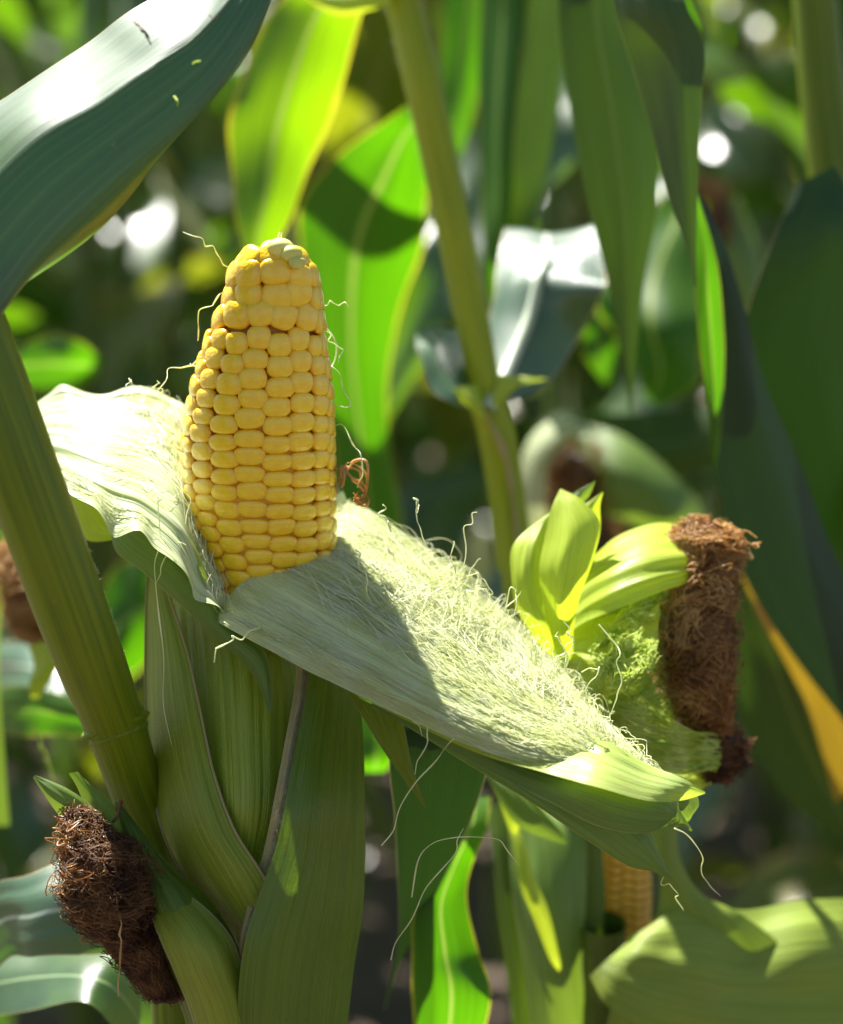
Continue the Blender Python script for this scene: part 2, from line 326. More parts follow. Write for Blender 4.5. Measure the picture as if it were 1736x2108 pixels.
def field_plant(x, y, rot, seed, label):
    r = random.Random(seed); h = r.uniform(.9, 1.05)
    t = thing('corn_plant', (x, y, -.01), label, 'corn plant', 'corn plants in the rows behind'); t.rotation_euler = (r.uniform(-.05, .05), r.uniform(-.05, .05), rot); t.scale = (h, h, h)
    s = link(bpy.data.objects.new('stalk', SM[seed % 4])); s.parent = t
    n = 12
    for k in range(n):
        z = .28 + k * .155 + r.uniform(-.02, .02)
        lf = link(bpy.data.objects.new('leaf', LM[r.randrange(8)])); lf.parent = t; lf.location = (0, 0, z); q = 1.12 - abs(k - 5) * .05
        lf.scale = (q, q, q * r.uniform(.85, 1.1)); lf.rotation_euler = (0, 0, (k % 2) * math.pi + r.uniform(-.75, .75))
    ta = link(bpy.data.objects.new('tassel', TM)); ta.parent = t; ta.location = (0, 0, 2.2)
SUBJ = P(600, 1000, .62); SUBJ2 = P(800, 700, .95)
saz = SUN[:2] / np.linalg.norm(SUN[:2])
cnt = 0; y = 1.45; row = 0
fr = random.Random(5)
while y < 8.6:
    hw = .235 * y + .40; x = -hw + fr.uniform(0, .2)
    while x < hw:
        px, py = x + fr.uniform(-.05, .05), y + fr.uniform(-.1, .1)
        rel = np.array([px - SUBJ[0], py - SUBJ[1]]); al = rel @ saz; la = abs(rel[0] * saz[1] - rel[1] * saz[0])
        rel2 = np.array([px - SUBJ2[0], py - SUBJ2[1]]); al2 = rel2 @ saz; la2 = abs(rel2[0] * saz[1] - rel2[1] * saz[0])
        if not (al < 1.0 and la < .42) and not (al2 < .85 and la2 < .40):
            side = 'left' if px < -.12 * y else 'right' if px > .12 * y else 'middle'
            dist = ('first' if y < 1.6 else 'near' if y < 3 else 'middle' if y < 5.5 else 'far')
            field_plant(px, py, fr.uniform(0, 6.28), 1000 + cnt, f'out of focus green corn plant at the {side} of the {dist} rows behind'); cnt += 1
        x += fr.uniform(.17, .28) * (1 + .04 * y)
    y += .46 + .02 * y; row += 1
print('field plants', cnt)

# ------------------------------------------------------------------ foreground plants with stalks
def stalk(plant, mat, pts, name='stalk', label=None, sides=28, n=60, ridge=.0):
    """pts: (px, py, depth, radius in picture units)"""
    A = cr(np.array([list(P(a, b, c)) + [r_ * c / F] for a, b, c, r_ in pts]), n)
    V, Fc, U = tube_mesh([A[:, :3]], [A[:, 3]], sides)
    return mesh_obj(name, V, Fc, mat, plant, U), A
def node_ring(plant, mat, a, b, c, rpx, tx=.36, name='node'):
    ax = P(a + tx * 30, b + 30, c) - P(a - tx * 30, b - 30, c); L = np.linalg.norm(ax); p = P(a, b, c)
    t = np.linspace(-1, 1, 11); r = (rpx + 10 * np.exp(-(t * 3.5) ** 2) - 6 * np.exp(-((t - .5) * 6) ** 2)) * c / F
    r[0] = r[-1] = (rpx - 4) * c / F
    V, Fc, U = tube_mesh([p + np.outer(t * .38, ax)], [r], 28); return mesh_obj(name, V, Fc, mat, plant, U)
def below(px, py, d, dz):   # carry a stalk down to the soil
    q = P(px, py, d); return q
def ground_pts(px, py, d, r_, slope=0.0):
    """picture coordinates (with depth) of points under (px,py,d) down to the ground"""
    out = []; q = P(px, py, d)
    for f in (.35, .7, 1.0):
        w_ = np.array([q[0] + slope * f, q[1], q[2] * (1 - f) - .01 * (f == 1)]); rel = w_ - C0; dd = rel @ FW
        out.append((868 + (rel @ RT) / dd * F, 1054 - (rel @ UP) / dd * F, dd, r_ * d / dd * 1.0))
    return out
def hairs(parent, path, n, ln, mat, seed, rad=.05, outward=None):
    """short fine hairs along a path (k,3)"""
    r = np.random.RandomState(seed); ps, rr = [], []
    for i in range(n):
        s = r.rand() * (len(path) - 1.01); k = int(s); p = path[k] * (1 - s + k) + path[k + 1] * (s - k)
        d = (outward if outward is not None else RT) + r.randn(3) * .5; d /= np.linalg.norm(d); l = ln * 1e-3 * r.uniform(.4, 1.2); c = r.randn(3) * .3
        t = np.linspace(0, 1, 4)[:, None]; ps.append(p + d * l * t + c * l * t ** 2); rr.append(np.array([1, .9, .7, .3]) * rad * 1e-3)
    return tubes('hairs', parent, mat, ps, rr, 3, kind='stuff')

# plant A : thick stalk crossing the left foreground
pA = thing('corn_plant', P(470, 2300, .60) * [1, 1, 0], 'corn plant whose thick olive stalk leans across the left foreground', 'corn plant', 'corn plants of the front row')
gp = ground_pts(420, 2250, .635, 55, .0)
sA, AA = stalk(pA, M['stalk_olive'], [(-700, -1500, .62, 50), (-380, -500, .57, 62), (-170, 380, .548, 76), (-45, 720, .550, 78), (55, 1000, .555, 78), (160, 1290, .568, 74), (236, 1490, .592, 62), (286, 1640, .612, 54), (330, 1770, .622, 52), (352, 1850, .628, 52)] + gp, n=140)
node_ring(sA, M['stalk_olive'], 238, 1492, .592, 65.5)
edge = AA[:, :3] + (RT * .9 + UP * .3) * AA[:, 3:4] * .98
hairs(sA, edge[28:75], 500, 1.1, M['hair'], 3, rad=.04, outward=RT * .8 + UP * .5)
# glossy leaf at the upper left: bright crest turned to the sun, blade hanging away from it
def crest_leaf():
    # cross rows: (crest upper edge) -> (fold) -> (lower edge); each control column given explicitly
    R = [  # top edge x,y,d | fold x,y,d | mid | mid2 | low edge
        [(-330, 500, .600), (-300, 640, .586), (-270, 740, .580), (-230, 860, .583), (-150, 960, .592)],
        [(-150, 310, .604), (-120, 460, .588), (-80, 560, .580), (-40, 690, .584), (0, 620, .594)],
        [(33, 190, .606), (60, 275, .588), (85, 400, .581), (90, 520, .585), (60, 582, .594)],
        [(150, 110, .607), (205, 190, .589), (225, 290, .583), (232, 380, .586), (215, 462, .594)],
        [(245, 38, .608), (320, 118, .590), (345, 190, .585), (362, 270, .588), (345, 310, .594)],
        [(360, -30, .610), (415, 50, .592), (445, 105, .588), (470, 150, .590), (478, 160, .594)],
        [(470, -120, .612), (500, -60, .596), (530, -30, .592), (555, -10, .593), (562, -5, .596)],
        [(560, -260, .616), (575, -225, .604), (590, -205, .602), (605, -190, .602), (615, -180, .604)],
        [(660, -420, .62), (662, -415, .62), (664, -412, .62), (666, -408, .62), (668, -405, .62)]]
    for r in R:
        r[2] = tuple(r[1][i] * .62 + r[2][i] * .38 for i in range(3)); r[1] = tuple(r[0][i] * .06 + r[1][i] * .94 for i in range(3))
    C = np.array([[P(q[0], q[1], q[2] - .040) for q in r] for r in R]); G = cr(C, 90); G = cr(G.transpose(1, 0, 2), 48).transpose(1, 0, 2)
    G = G + normals(G) * (.00035 * smooth_noise2(90, 48, 10, 6, 3) + .00012 * smooth_noise1(48, 30, 5)[None])[..., None]
    o = mesh_obj('leaf', G.reshape(-1, 3), quads(90, 48), M['leaf_fore'], pA, uvgrid(90, 48)); o['label'] = 'dark leaf with a sunlit white upper edge'
    return o
LA = crest_leaf()
# bits of debris on that leaf
for k, (a, b, a2, b2) in enumerate([(278, 45, 312, 92), (432, 30, 440, 46), (396, 130, 412, 124), (358, 198, 365, 218)]):
    strand('leaf_debris', LA, M['silk_dark'] if k < 2 else M['silk_lime'], [(a, b, .545), ((a + a2) / 2 + 4, (b + b2) / 2, .5415), (a2, b2, .543)], r=.45 if k == 0 else .2, n=12, wob=.1, seed=k)
sheet('leaf', pA, M['leaf_teal'], [(-200, 2100, -150, 2200, .70, 0), (-50, 1850, 0, 1990, .68, 3), (60, 1800, 70, 1970, .66, 5, -8), (160, 1760, 190, 1965, .66, 6, -8), (260, 1740, 330, 1950, .67, 6, -8), (420, 1760, 480, 1900, .68, 2)], label='dark teal leaf low at the left', ripple=.6, pleat=.3)
sheet('leaf', pA, M['leaf'], [(-100, 1990, -120, 2110, .72, 2), (60, 1945, 60, 2080, .70, 4, -30), (180, 1958, 170, 2060, .68, 4, -30), (270, 1985, 230, 2110, .68, 2, -20), (330, 2120, 300, 2170, .69)], label='sunlit leaf at the lower left corner', ripple=.6)

# plant B : slanting stalk behind the cob
pB = thing('corn_plant', P(1150, 2600, .80) * [1, 1, 0], 'corn plant with a slanting yellow green stalk right of the cob and a folded leaf', 'corn plant', 'corn plants of the front row')
sB, AB = stalk(pB, M['stalk_far'], [(560, -1400, .80, 22), (720, -400, .79, 28), (828, 0, .785, 36), (876, 200, .78, 37), (920, 400, .78, 37), (963, 610, .78, 36), (1003, 815, .78, 33), (1032, 980, .785, 33), (1054, 1150, .79, 32), (1080, 1400, .79, 31)] + ground_pts(1110, 1800, .80, 31), n=130)
node_ring(sB, M['stalk_far'], 1003, 828, .78, 33, .2)
eB = AB[:, :3] + (RT * .95 + UP * .2) * AB[:, 3:4] * .98; hairs(sB, eB[12:50], 700, 1.5, M['hair'], 5, rad=.06, outward=RT + UP * .2)
eB = AB[:, :3] - (RT * .97 + UP * .1) * AB[:, 3:4] * .98; hairs(sB, eB[12:50], 350, 1.2, M['hair'], 6, rad=.05, outward=-RT + UP * .3)
# sheath below the node, straw coloured edge
sheet('sheath', pB, M['stalk_far'], [(965, 835, 1040, 815, .774, 4), (985, 900, 1062, 890, .776, 5), (1002, 1000, 1078, 1000, .78, 5), (1025, 1120, 1095, 1120, .782, 5), (1045, 1300, 1118, 1300, .784, 5)])
strand('sheath_edge', pB, M['straw'], [(982, 838, .770), (1015, 880, .768), (1040, 940, .770), (1058, 1040, .774), (1072, 1160, .776)], r=1.0, n=40, wob=.3, seed=3)
# folded leaf: left lobe, rising teal blade, sunlit part bent back
R = [[(985, 850, .775), (992, 852, .772), (1005, 850, .770), (1015, 845, .772), (1030, 835, .776)],
     [(980, 760, .800), (1010, 775, .792), (1040, 770, .788), (1080, 765, .79), (1130, 785, .795)],
     [(1005, 660, .815), (1040, 665, .806), (1085, 660, .802), (1140, 665, .803), (1195, 690, .81)],
     [(1018, 605, .822), (1060, 588, .814), (1108, 573, .807), (1170, 590, .803), (1243, 598, .800)],
     [(1022, 560, .832), (1070, 545, .824), (1125, 535, .818), (1180, 545, .812), (1247, 560, .810)],
     [(1035, 492, .848), (1080, 492, .840), (1125, 500, .832), (1175, 496, .828), (1230, 482, .828)],
     [(1045, 474, .872), (1085, 476, .864), (1125, 484, .858), (1175, 480, .854), (1222, 468, .852)],
     [(1060, 560, .95), (1095, 560, .945), (1130, 565, .945), (1170, 562, .945), (1200, 560, .95)],
     [(1090, 760, .98), (1105, 760, .98), (1120, 762, .98), (1140, 760, .98), (1150, 760, .98)]]
C = np.array([[P(*q) for q in r] for r in R]); G = cr(C, 72); G = cr(G.transpose(1, 0, 2), 30).transpose(1, 0, 2)
FOLD = mesh_obj('leaf', G.reshape(-1, 3), quads(72, 30), M['leaf_teal'], pB, uvgrid(72, 30)); FOLD['label'] = 'folded leaf, white in the sun above the crease and teal below'
rib = G[:44, 15] + normals(G)[:44, 15] * .0006
tubes('midrib', FOLD, M['rib'], [rib], [np.linspace(.0030, .0016, 44)], 8)
sheet('leaf_lobe', pB, M['leaf_teal'], [(990, 850, 975, 838, .772, 0), (925, 828, 962, 760, .772, 2, 20), (888, 800, 945, 690, .778, 2, 34), (858, 720, 935, 678, .786, 2, 30), (855, 690, 900, 670, .79, 0, 16)], label='left lobe of the folded leaf with a tan edge', ripple=.5)
sheet('collar', pB, M['husk_lime'], [(985, 790, 925, 800, .768, 2), (992, 830, 960, 835, .766, 3), (1000, 862, 985, 860, .767)])
sheet('collar', pB, M['husk_lime'], [(1030, 770, 1130, 780, .775, 2), (1020, 800, 1070, 795, .772, 3), (1000, 845, 1015, 850, .769)])
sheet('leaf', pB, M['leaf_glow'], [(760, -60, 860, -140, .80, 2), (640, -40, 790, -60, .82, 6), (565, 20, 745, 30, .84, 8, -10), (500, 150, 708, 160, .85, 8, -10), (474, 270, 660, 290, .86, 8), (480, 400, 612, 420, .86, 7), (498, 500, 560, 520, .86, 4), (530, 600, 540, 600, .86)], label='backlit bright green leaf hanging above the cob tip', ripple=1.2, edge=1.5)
sheet('leaf_collar', pB, M['husk_lime'], [(600, -30, 590, -60, .80, 0), (650, 12, 640, -30, .79, 2), (700, 32, 700, -30, .785, 3), (760, 22, 770, -40, .78, 3), (800, 10, 830, -60, .775, 2)], label='pale yellow collar at the top of the slanting stalk')
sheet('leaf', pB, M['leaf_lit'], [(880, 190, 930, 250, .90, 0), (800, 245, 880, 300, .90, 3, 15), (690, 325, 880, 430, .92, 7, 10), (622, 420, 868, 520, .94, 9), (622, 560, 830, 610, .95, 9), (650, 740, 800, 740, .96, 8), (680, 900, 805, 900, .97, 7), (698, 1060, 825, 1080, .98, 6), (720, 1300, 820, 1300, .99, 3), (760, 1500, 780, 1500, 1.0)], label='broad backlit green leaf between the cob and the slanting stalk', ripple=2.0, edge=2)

# plant C : right hand side
pC = thing('corn_plant', P(1850, 2600, .80) * [1, 1, 0], 'corn plant at the right edge with long dark hanging leaves and a yellowed leaf', 'corn plant', 'corn plants of the front row')
sC, AC = stalk(pC, M['stalk_olive'], [(1640, -1400, .82, 40), (1650, -500, .82, 45), (1678, 0, .82, 46), (1708, 300, .82, 50), (1750, 600, .82, 54), (1800, 1100, .82, 60), (1830, 1600, .80, 64)] + ground_pts(1850, 2200, .80, 60), n=120)
sheet('leaf', pC, M['leaf_dark'], [(1560, -700, 1640, -700, .76, 0), (1300, -480, 1460, -460, .76, 4), (1180, -200, 1340, -200, .78, 5), (1150, 0, 1300, 0, .78, 6, 10), (1176, 240, 1345, 240, .78, 6, 10), (1215, 440, 1355, 420, .78, 6, 8), (1255, 600, 1325, 590, .78, 4), (1285, 760, 1308, 760, .78, 1), (1297, 860, 1300, 860, .78)], label='wide dark green leaf hanging at the upper right', ripple=.8, pleat=.2)
sheet('leaf', pC, M['leaf_sharp'], [(1660, -560, 1700, -500, .75, 0), (1420, -420, 1560, -380, .71, 3), (1270, -180, 1430, -150, .69, 4), (1263, 0, 1408, -10, .68, 4, -12), (1300, 130, 1450, 95, .68, 4, -14), (1335, 255, 1443, 220, .68, 3.5, -12), (1375, 400, 1437, 380, .68, 2, -6), (1410, 500, 1434, 500, .68, 1), (1430, 590, 1434, 590, .68)], label='narrow sharp dark leaf with a pointed tip at the upper right', ripple=.6, pleat=.25)
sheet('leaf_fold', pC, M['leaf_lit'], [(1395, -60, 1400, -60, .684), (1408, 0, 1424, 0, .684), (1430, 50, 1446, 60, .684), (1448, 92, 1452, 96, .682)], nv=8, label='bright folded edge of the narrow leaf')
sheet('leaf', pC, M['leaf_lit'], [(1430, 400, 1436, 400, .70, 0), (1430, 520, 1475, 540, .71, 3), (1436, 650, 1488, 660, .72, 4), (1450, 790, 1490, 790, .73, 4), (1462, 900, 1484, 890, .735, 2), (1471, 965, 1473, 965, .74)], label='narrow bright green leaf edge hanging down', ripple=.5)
sheet('leaf', pC, M['leaf_blue'], [(1425, 380, 1432, 380, .735, 0), (1432, 450, 1490, 500, .735, 3), (1470, 620, 1535, 640, .745, 5), (1480, 800, 1575, 790, .757, 6), (1478, 980, 1648, 960, .770, 7), (1530, 1180, 1715, 1130, .782, 7), (1650, 1370, 1790, 1300, .795, 6), (1830, 1600, 1850, 1560, .81)], label='dark blue green leaf sweeping down the right edge', ripple=.8, pleat=.2)
sheet('leaf', pC, M['leaf_deep'], [(1640, 380, 1720, 340, .770, 2), (1580, 520, 1790, 470, .772, 5), (1530, 680, 1800, 620, .785, 6), (1540, 850, 1800, 800, .803, 6), (1600, 1080, 1830, 1000, .83, 5), (1720, 1300, 1880, 1200, .855, 4)], label='dark olive leaf behind the blue green one', ripple=1.0)
sheet('leaf', pC, M['leaf_dark'], [(1440, 1080, 1520, 1060, .86, 0), (1460, 1180, 1600, 1200, .86, 5), (1490, 1330, 1690, 1380, .86, 8), (1520, 1480, 1780, 1560, .86, 8), (1600, 1620, 1860, 1720, .86, 6), (1740, 1740, 1900, 1850, .86, 4)], label='broad olive leaf low at the right edge', ripple=1.2)
sheet('leaf_midrib', pC, M['leaf_yellowed'], [(1480, 1080, 1490, 1070, .835, 0), (1512, 1155, 1545, 1130, .83, 3), (1560, 1260, 1612, 1235, .83, 4), (1620, 1370, 1672, 1340, .83, 4), (1668, 1470, 1740, 1430, .832, 4), (1720, 1650, 1800, 1600, .835, 3)], nv=10, label='yellow orange midrib of the broad olive leaf')
sheet('leaf', pC, M['leaf_dark'], [(1820, 700, 1830, 760, 1.02, 0), (1600, 800, 1600, 900, 1.02, 3), (1440, 838, 1420, 970, 1.02, 5), (1300, 850, 1280, 985, 1.02, 5), (1180, 845, 1170, 960, 1.02, 4), (1090, 870, 1090, 900, 1.02)], label='dark leaf running level behind the right hand ear', ripple=1.5)

# plant D : behind, bright folded blades near the top centre
pD = thing('corn_plant', P(1120, 2800, 1.25) * [1, 1, 0], 'corn plant behind the slanting stalk with upright bright green folded leaves', 'corn plant', 'corn plants of the front row')
stalk(pD, M['stalk'], [(1120, -1600, 1.25, 16), (1130, -400, 1.25, 18), (1140, 700, 1.25, 20), (1150, 1200, 1.25, 20)] + ground_pts(1150, 1500, 1.25, 20), n=60)
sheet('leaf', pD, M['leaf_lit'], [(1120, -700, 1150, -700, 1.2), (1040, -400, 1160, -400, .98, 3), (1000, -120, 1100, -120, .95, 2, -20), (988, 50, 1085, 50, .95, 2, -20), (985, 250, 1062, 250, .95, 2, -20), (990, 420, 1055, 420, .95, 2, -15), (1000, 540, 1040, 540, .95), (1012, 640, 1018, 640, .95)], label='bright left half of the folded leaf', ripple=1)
sheet('leaf', pD, M['leaf_dark'], [(1140, -700, 1190, -700, 1.2), (1110, -400, 1220, -400, .99, 3), (1072, -120, 1175, -120, .955, 2, 30), (1070, 50, 1165, 50, .955, 2, 30), (1058, 200, 1150, 210, .955, 2, 30), (1050, 330, 1130, 350, .955, 2, 25), (1045, 440, 1100, 450, .955), (1050, 560, 1058, 560, .955)], label='shaded right half of the folded leaf', ripple=1)  # same leaf as the bright half; its shade is put into the darker material
sheet('leaf', pD, M['leaf_lit'], [(1100, -500, 1130, -500, 1.15), (960, -250, 1080, -200, 1.1, 4), (920, -40, 1030, -20, 1.1, 5), (905, 120, 1000, 120, 1.1, 5), (915, 240, 970, 250, 1.1, 3), (935, 330, 945, 330, 1.1)], label='yellow green leaf right of the slanting stalk', ripple=1.5)
sheet('leaf', pD, M['leaf_lit'], [(1400, 380, 1420, 420, 1.1), (1350, 420, 1440, 480, 1.05, 4), (1255, 540, 1440, 600, 1.02, 6), (1230, 640, 1450, 700, 1.0, 6), (1290, 720, 1430, 790, 1.0, 4), (1330, 820, 1360, 840, 1.0)], label='bright green leaf behind the hanging dark leaves', ripple=2.5, edge=2)
sheet('leaf', pD, M['leaf_lit'], [(1260, 440, 1290, 440, 1.06), (1235, 560, 1320, 520, 1.04, 3), (1205, 660, 1290, 620, 1.03, 4), (1200, 720, 1270, 720, 1.03, 3), (1250, 800, 1262, 800, 1.03)], label='small yellow green leaf under the folded white one', ripple=1.5)
# plant E : left background blades
pE = thing('corn_plant', P(-60, 2800, 1.05) * [1, 1, 0], 'blurred corn plant at the left edge with short bright green leaves behind the thick stalk', 'corn plant', 'corn plants of the front row')
stalk(pE, M['stalk'], [(-100, -1000, 1.05, 22), (-90, 0, 1.05, 24), (-80, 1000, 1.05, 26)] + ground_pts(-60, 1700, 1.05, 26), n=60)
sheet('leaf', pE, M['leaf_lit'], [(-90, 740, -80, 800, 1.04), (40, 712, 30, 800, 1.0, 4, 20), (110, 688, 110, 812, .98, 5, 20), (170, 705, 165, 800, .97, 4, 20), (215, 745, 205, 770, .97, 1)], label='blurred bright green leaf at the left edge', ripple=1)
sheet('leaf', pE, M['leaf_lit'], [(-90, 1440, -90, 1480, .98), (20, 1412, 20, 1512, .84, 3, 10), (110, 1425, 110, 1515, .80, 4, 10), (200, 1455, 200, 1515, .78, 3), (330, 1500, 330, 1510, .78)], label='bright green leaf crossing behind the thick stalk', ripple=1)
for yy_, dd_ in ((-300, 1.06), (-700, 1.0)):  # unseen leaves added above the frame to throw dappled shade on the broad leaf
    sheet('leaf', pE, M['leaf'], [(-95, yy_ + 120, -95, yy_ + 150, 1.05), (60, yy_ - 20, 60, yy_ + 60, dd_, 3, 25), (240, yy_ - 40, 250, yy_ + 40, dd_, 4, 30), (420, yy_ + 20, 440, yy_ + 90, dd_, 4, 25), (560, yy_ + 130, 600, yy_ + 170, dd_, 2), (640, yy_ + 260, 645, yy_ + 262, dd_)], ripple=1.5, edge=2)
sheet('leaf', pE, M['leaf_teal'], [(-90, 1340, -90, 1420, 1.0), (40, 1320, 40, 1420, .9, 4, -30), (120, 1345, 120, 1440, .88, 4, -30), (190, 1400, 170, 1460, .88, 2, -20), (240, 1480, 240, 1490, .88)], label='pale blue leaf in the sun at the left edge', ripple=1)
sheet('leaf', pE, M['leaf_lit'], [(420, 1200, 430, 1260, 1.0), (300, 1150, 320, 1350, 1.0, 5), (230, 1180, 260, 1400, 1.0, 5), (160, 1300, 200, 1420, 1.0, 3), (0, 1400, 0, 1420, 1.0)], label='green leaf seen between the stalk and the husk', ripple=2)

# ------------------------------------------------------------------ kernels
def kernel_mesh(i, mat):
    r = np.random.RandomState(200 + i); seg = 14; V = []; e = 2.8
    prof = [(.88, -.7), (.98, -.15), (1.0, .12), (.95, .47), (.78, .74), (.45, .90)]
    sk = r.uniform(-.08, .08, 4)
    for q, z in prof:
        for k in range(seg):
            a = 2 * math.pi * k / seg; c, s = math.cos(a), math.sin(a)
            x = abs(c) ** (2 / e) * math.copysign(1, c); y = abs(s) ** (2 / e) * math.copysign(1, s)
            V.append((q * x * (1 + sk[0] * y), q * y * (1 + sk[1] * x), z + sk[2] * x * .6 - (.06 if q < .5 else 0) * 0))
    V.append((0, 0, .96))
    Fc = [[j * seg + k, j * seg + (k + 1) % seg, (j + 1) * seg + (k + 1) % seg, (j + 1) * seg + k] for j in range(len(prof) - 1) for k in range(seg)]
    b = (len(prof) - 1) * seg; Fc += [[b + k, b + (k + 1) % seg, len(V) - 1] for k in range(seg)]
    me = bpy.data.meshes.new('kernel'); me.from_pydata(V, [], Fc); me.polygons.foreach_set('use_smooth', [True] * len(Fc)); me.materials.append(mat); return me
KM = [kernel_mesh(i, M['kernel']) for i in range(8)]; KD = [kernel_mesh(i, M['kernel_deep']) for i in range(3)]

ear = thing('corn_ear', P(560, 2050, .62), 'large peeled ear of corn, bare yellow kernels standing upright out of its opened husk', 'corn ear', 'ears of corn')
DC = .62; S = DC / F
cy = np.array([500, 515, 540, 570, 620, 700, 800, 900, 1000, 1100, 1200, 1300, 1400])
cx = np.array([562, 562, 562, 562, 561, 547, 539, 532, 535, 545, 556, 566, 574])
crd = np.array([20, 44, 72, 88, 97, 120, 143, 154, 154, 148, 140, 132, 122])
def cob_at(y): return np.interp(y, cy, cx), np.interp(y, cy, crd)
def cd(y): return .630 - (1300 - y) / 800 * .040
def kern_matrix(y, th, hx, hy, hz, inset=9, tw=0.0):
    x0, R = cob_at(y); R1 = cob_at(y + 12)[1]; R0 = cob_at(y - 12)[1]; sl = (R1 - R0) / 24; R = R - inset
    rad = RT * math.sin(th) - FW * math.cos(th)
    base = P(x0, y, cd(y)) + rad * R * S
    ax = UP * .942 - FW * .335; n = rad - ax * (rad @ ax) + ax * sl * .9; n /= np.linalg.norm(n)
    tx = RT * math.cos(th) + FW * math.sin(th); ty = np.cross(n, tx)
    tx2 = tx * math.cos(tw) + ty * math.sin(tw); ty2 = np.cross(n, tx2)
    m = Matrix.Identity(4)
    for i in range(3): m[i][0], m[i][1], m[i][2], m[i][3] = tx2[i] * hx * S, ty2[i] * hy * S, n[i] * hz * S, base[i]
    return m
items = []
kr = random.Random(21)
pitch = math.radians(21.4); ncol = 17; pitch = 2 * math.pi / ncol
for c in range(ncol):
    th = math.radians(-3) + (c - 8) * pitch + kr.uniform(-.008, .008)
    y = 702 + kr.uniform(0, 10) + (12 if c % 2 else 0)
    while y < 1290:
        step = 32 + 11 * max(0, (1000 - y) / 300) ** 1.1 + kr.uniform(-2.5, 2.5)
        step = max(step, 29) * kr.choice([1, 1, 1, 1.08, .94])
        if abs(th) < 1.7 or y < 1000: items.append((y, th + kr.uniform(-.02, .02), cob_at(y)[1] * pitch / 2 * 1.13, step / 2 * 1.13, 13.5, kr.uniform(-.06, .06)))
        y += step
yy = 662; k = 0; top_steps = [46, 46, 44, 38]
for yy, n_ in ((660, 13), (614, 11), (570, 10), (535, 7)):
    R = cob_at(yy)[1]
    for q in range(n_):
        th = 2 * math.pi * (q + (.5 if k % 2 else 0) + kr.uniform(-.1, .1)) / n_ - math.pi + .12
        items.append((yy + kr.uniform(-6, 6), th, 31 * kr.uniform(.92, 1.1), 27 * kr.uniform(.95, 1.1), 15, kr.uniform(-.5, .5)))
    k += 1
front = sorted([i for i in items if math.cos(i[1]) > -.35], key=lambda i: -math.cos(i[1])); back = [i for i in items if math.cos(i[1]) <= -.35]
back += front[295:]; front = front[:295]
ys = np.linspace(505, 1300, 50); path = np.array([P(cob_at(y)[0], y, cd(y)) for y in ys]); rad = np.array([max(4, cob_at(y)[1] - 13) * S for y in ys])
COB = tubes('cob', ear, M['core'], [path], [rad], 32)
rl = Matrix.Translation(-Vector(rootloc(ear)))
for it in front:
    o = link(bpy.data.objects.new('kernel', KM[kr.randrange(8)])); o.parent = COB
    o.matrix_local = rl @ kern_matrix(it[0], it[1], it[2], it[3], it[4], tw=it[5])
VV, FF = [], []; kv = [v.co.copy() for v in KM[0].vertices]; kf = [tuple(p.vertices) for p in KM[0].polygons]
for it in back:
    m = kern_matrix(it[0], it[1], it[2], it[3], it[4], tw=it[5]); b = len(VV); VV += [tuple(m @ v) for v in kv]; FF += [[q + b for q in f] for f in kf]
MB_ = M['core']
mesh_obj('back_kernels', VV, FF, M['kernel_deep'], COB, kind='stuff')
# pale undeveloped tip
tv = []
for (a, b, r_, dd) in ((577, 512, 28, .584), (600, 522, 22, .582), (558, 510, 20, .586), (612, 540, 17, .581)):
    u, v = np.meshgrid(np.linspace(0, math.pi, 10), np.linspace(0, 2 * math.pi, 15), indexing='ij'); c = P(a, b, dd)
    tv.append(c + r_ * S * (np.sin(u)[..., None] * (np.cos(v)[..., None] * RT + np.sin(v)[..., None] * FW) + np.cos(u)[..., None] * UP * .75))
mesh_obj('cob_tip', np.concatenate([q.reshape(-1, 3) for q in tv]), np.concatenate([quads(10, 15) + i * 150 for i in range(4)]), M['tip'], COB)
tubes('tip_stub', COB, M['tip'], [cr(np.array([P(572, 516, .588), P(574, 500, .587), P(578, 478, .587)]), 10)], [np.linspace(.0011, .0005, 10)], 7)

def FS(x): return -.035 * min(1.1, max(0, (x - 560) / 870))
def FL(rows): return [tuple(r[:4]) + (r[4] + FS((r[0] + r[2]) / 2),) + tuple(r[5:]) for r in rows]
# ------------------------------------------------------------------ husk of the main ear
E = ear
_, GF = sheet('husk_leaf', E, M['husk_in'], FL([
    (432, 1262, 705, 1010, .624, 2, 44, 1.8), (452, 1282, 720, 1040, .622, 3, 50, 1.8), (505, 1312, 770, 1062, .619, 3, 58, 1.8), (600, 1360, 860, 1125, .618, 3, 66, 1.9), (715, 1418, 965, 1210, .618, 3, 68, 2),
    (850, 1482, 1070, 1305, .618, 3, 66, 2), (990, 1540, 1160, 1395, .617, 3, 58, 2), (1130, 1580, 1240, 1475, .615, 3, 46, 1.8), (1260, 1615, 1320, 1560, .613, 3, 20), (1370, 1640, 1390, 1615, .613, 1)]),
    nu=120, nv=90, ripple=.5, pleat=.35, pk=26, seed=2, label='pale inner husk leaf spread to the right, covered with white silk')
sheet('husk_leaf', E, M['husk_mid'], FL([
    (735, 1432, 745, 1410, .600, 1), (850, 1490, 880, 1435, .598, 3, 14), (990, 1555, 1020, 1462, .599, 3, 26), (1120, 1592, 1150, 1492, .600, 4, 30), (1230, 1622, 1255, 1530, .594, 4, 28), (1330, 1648, 1330, 1572, .60, 3, 18), (1400, 1648, 1405, 1602, .606, 2), (1452, 1634, 1452, 1630, .61)]),
    nu=90, nv=40, pleat=.3, pk=12, seed=4, label='yellow green husk leaf rolled along the lower edge, bright crest')
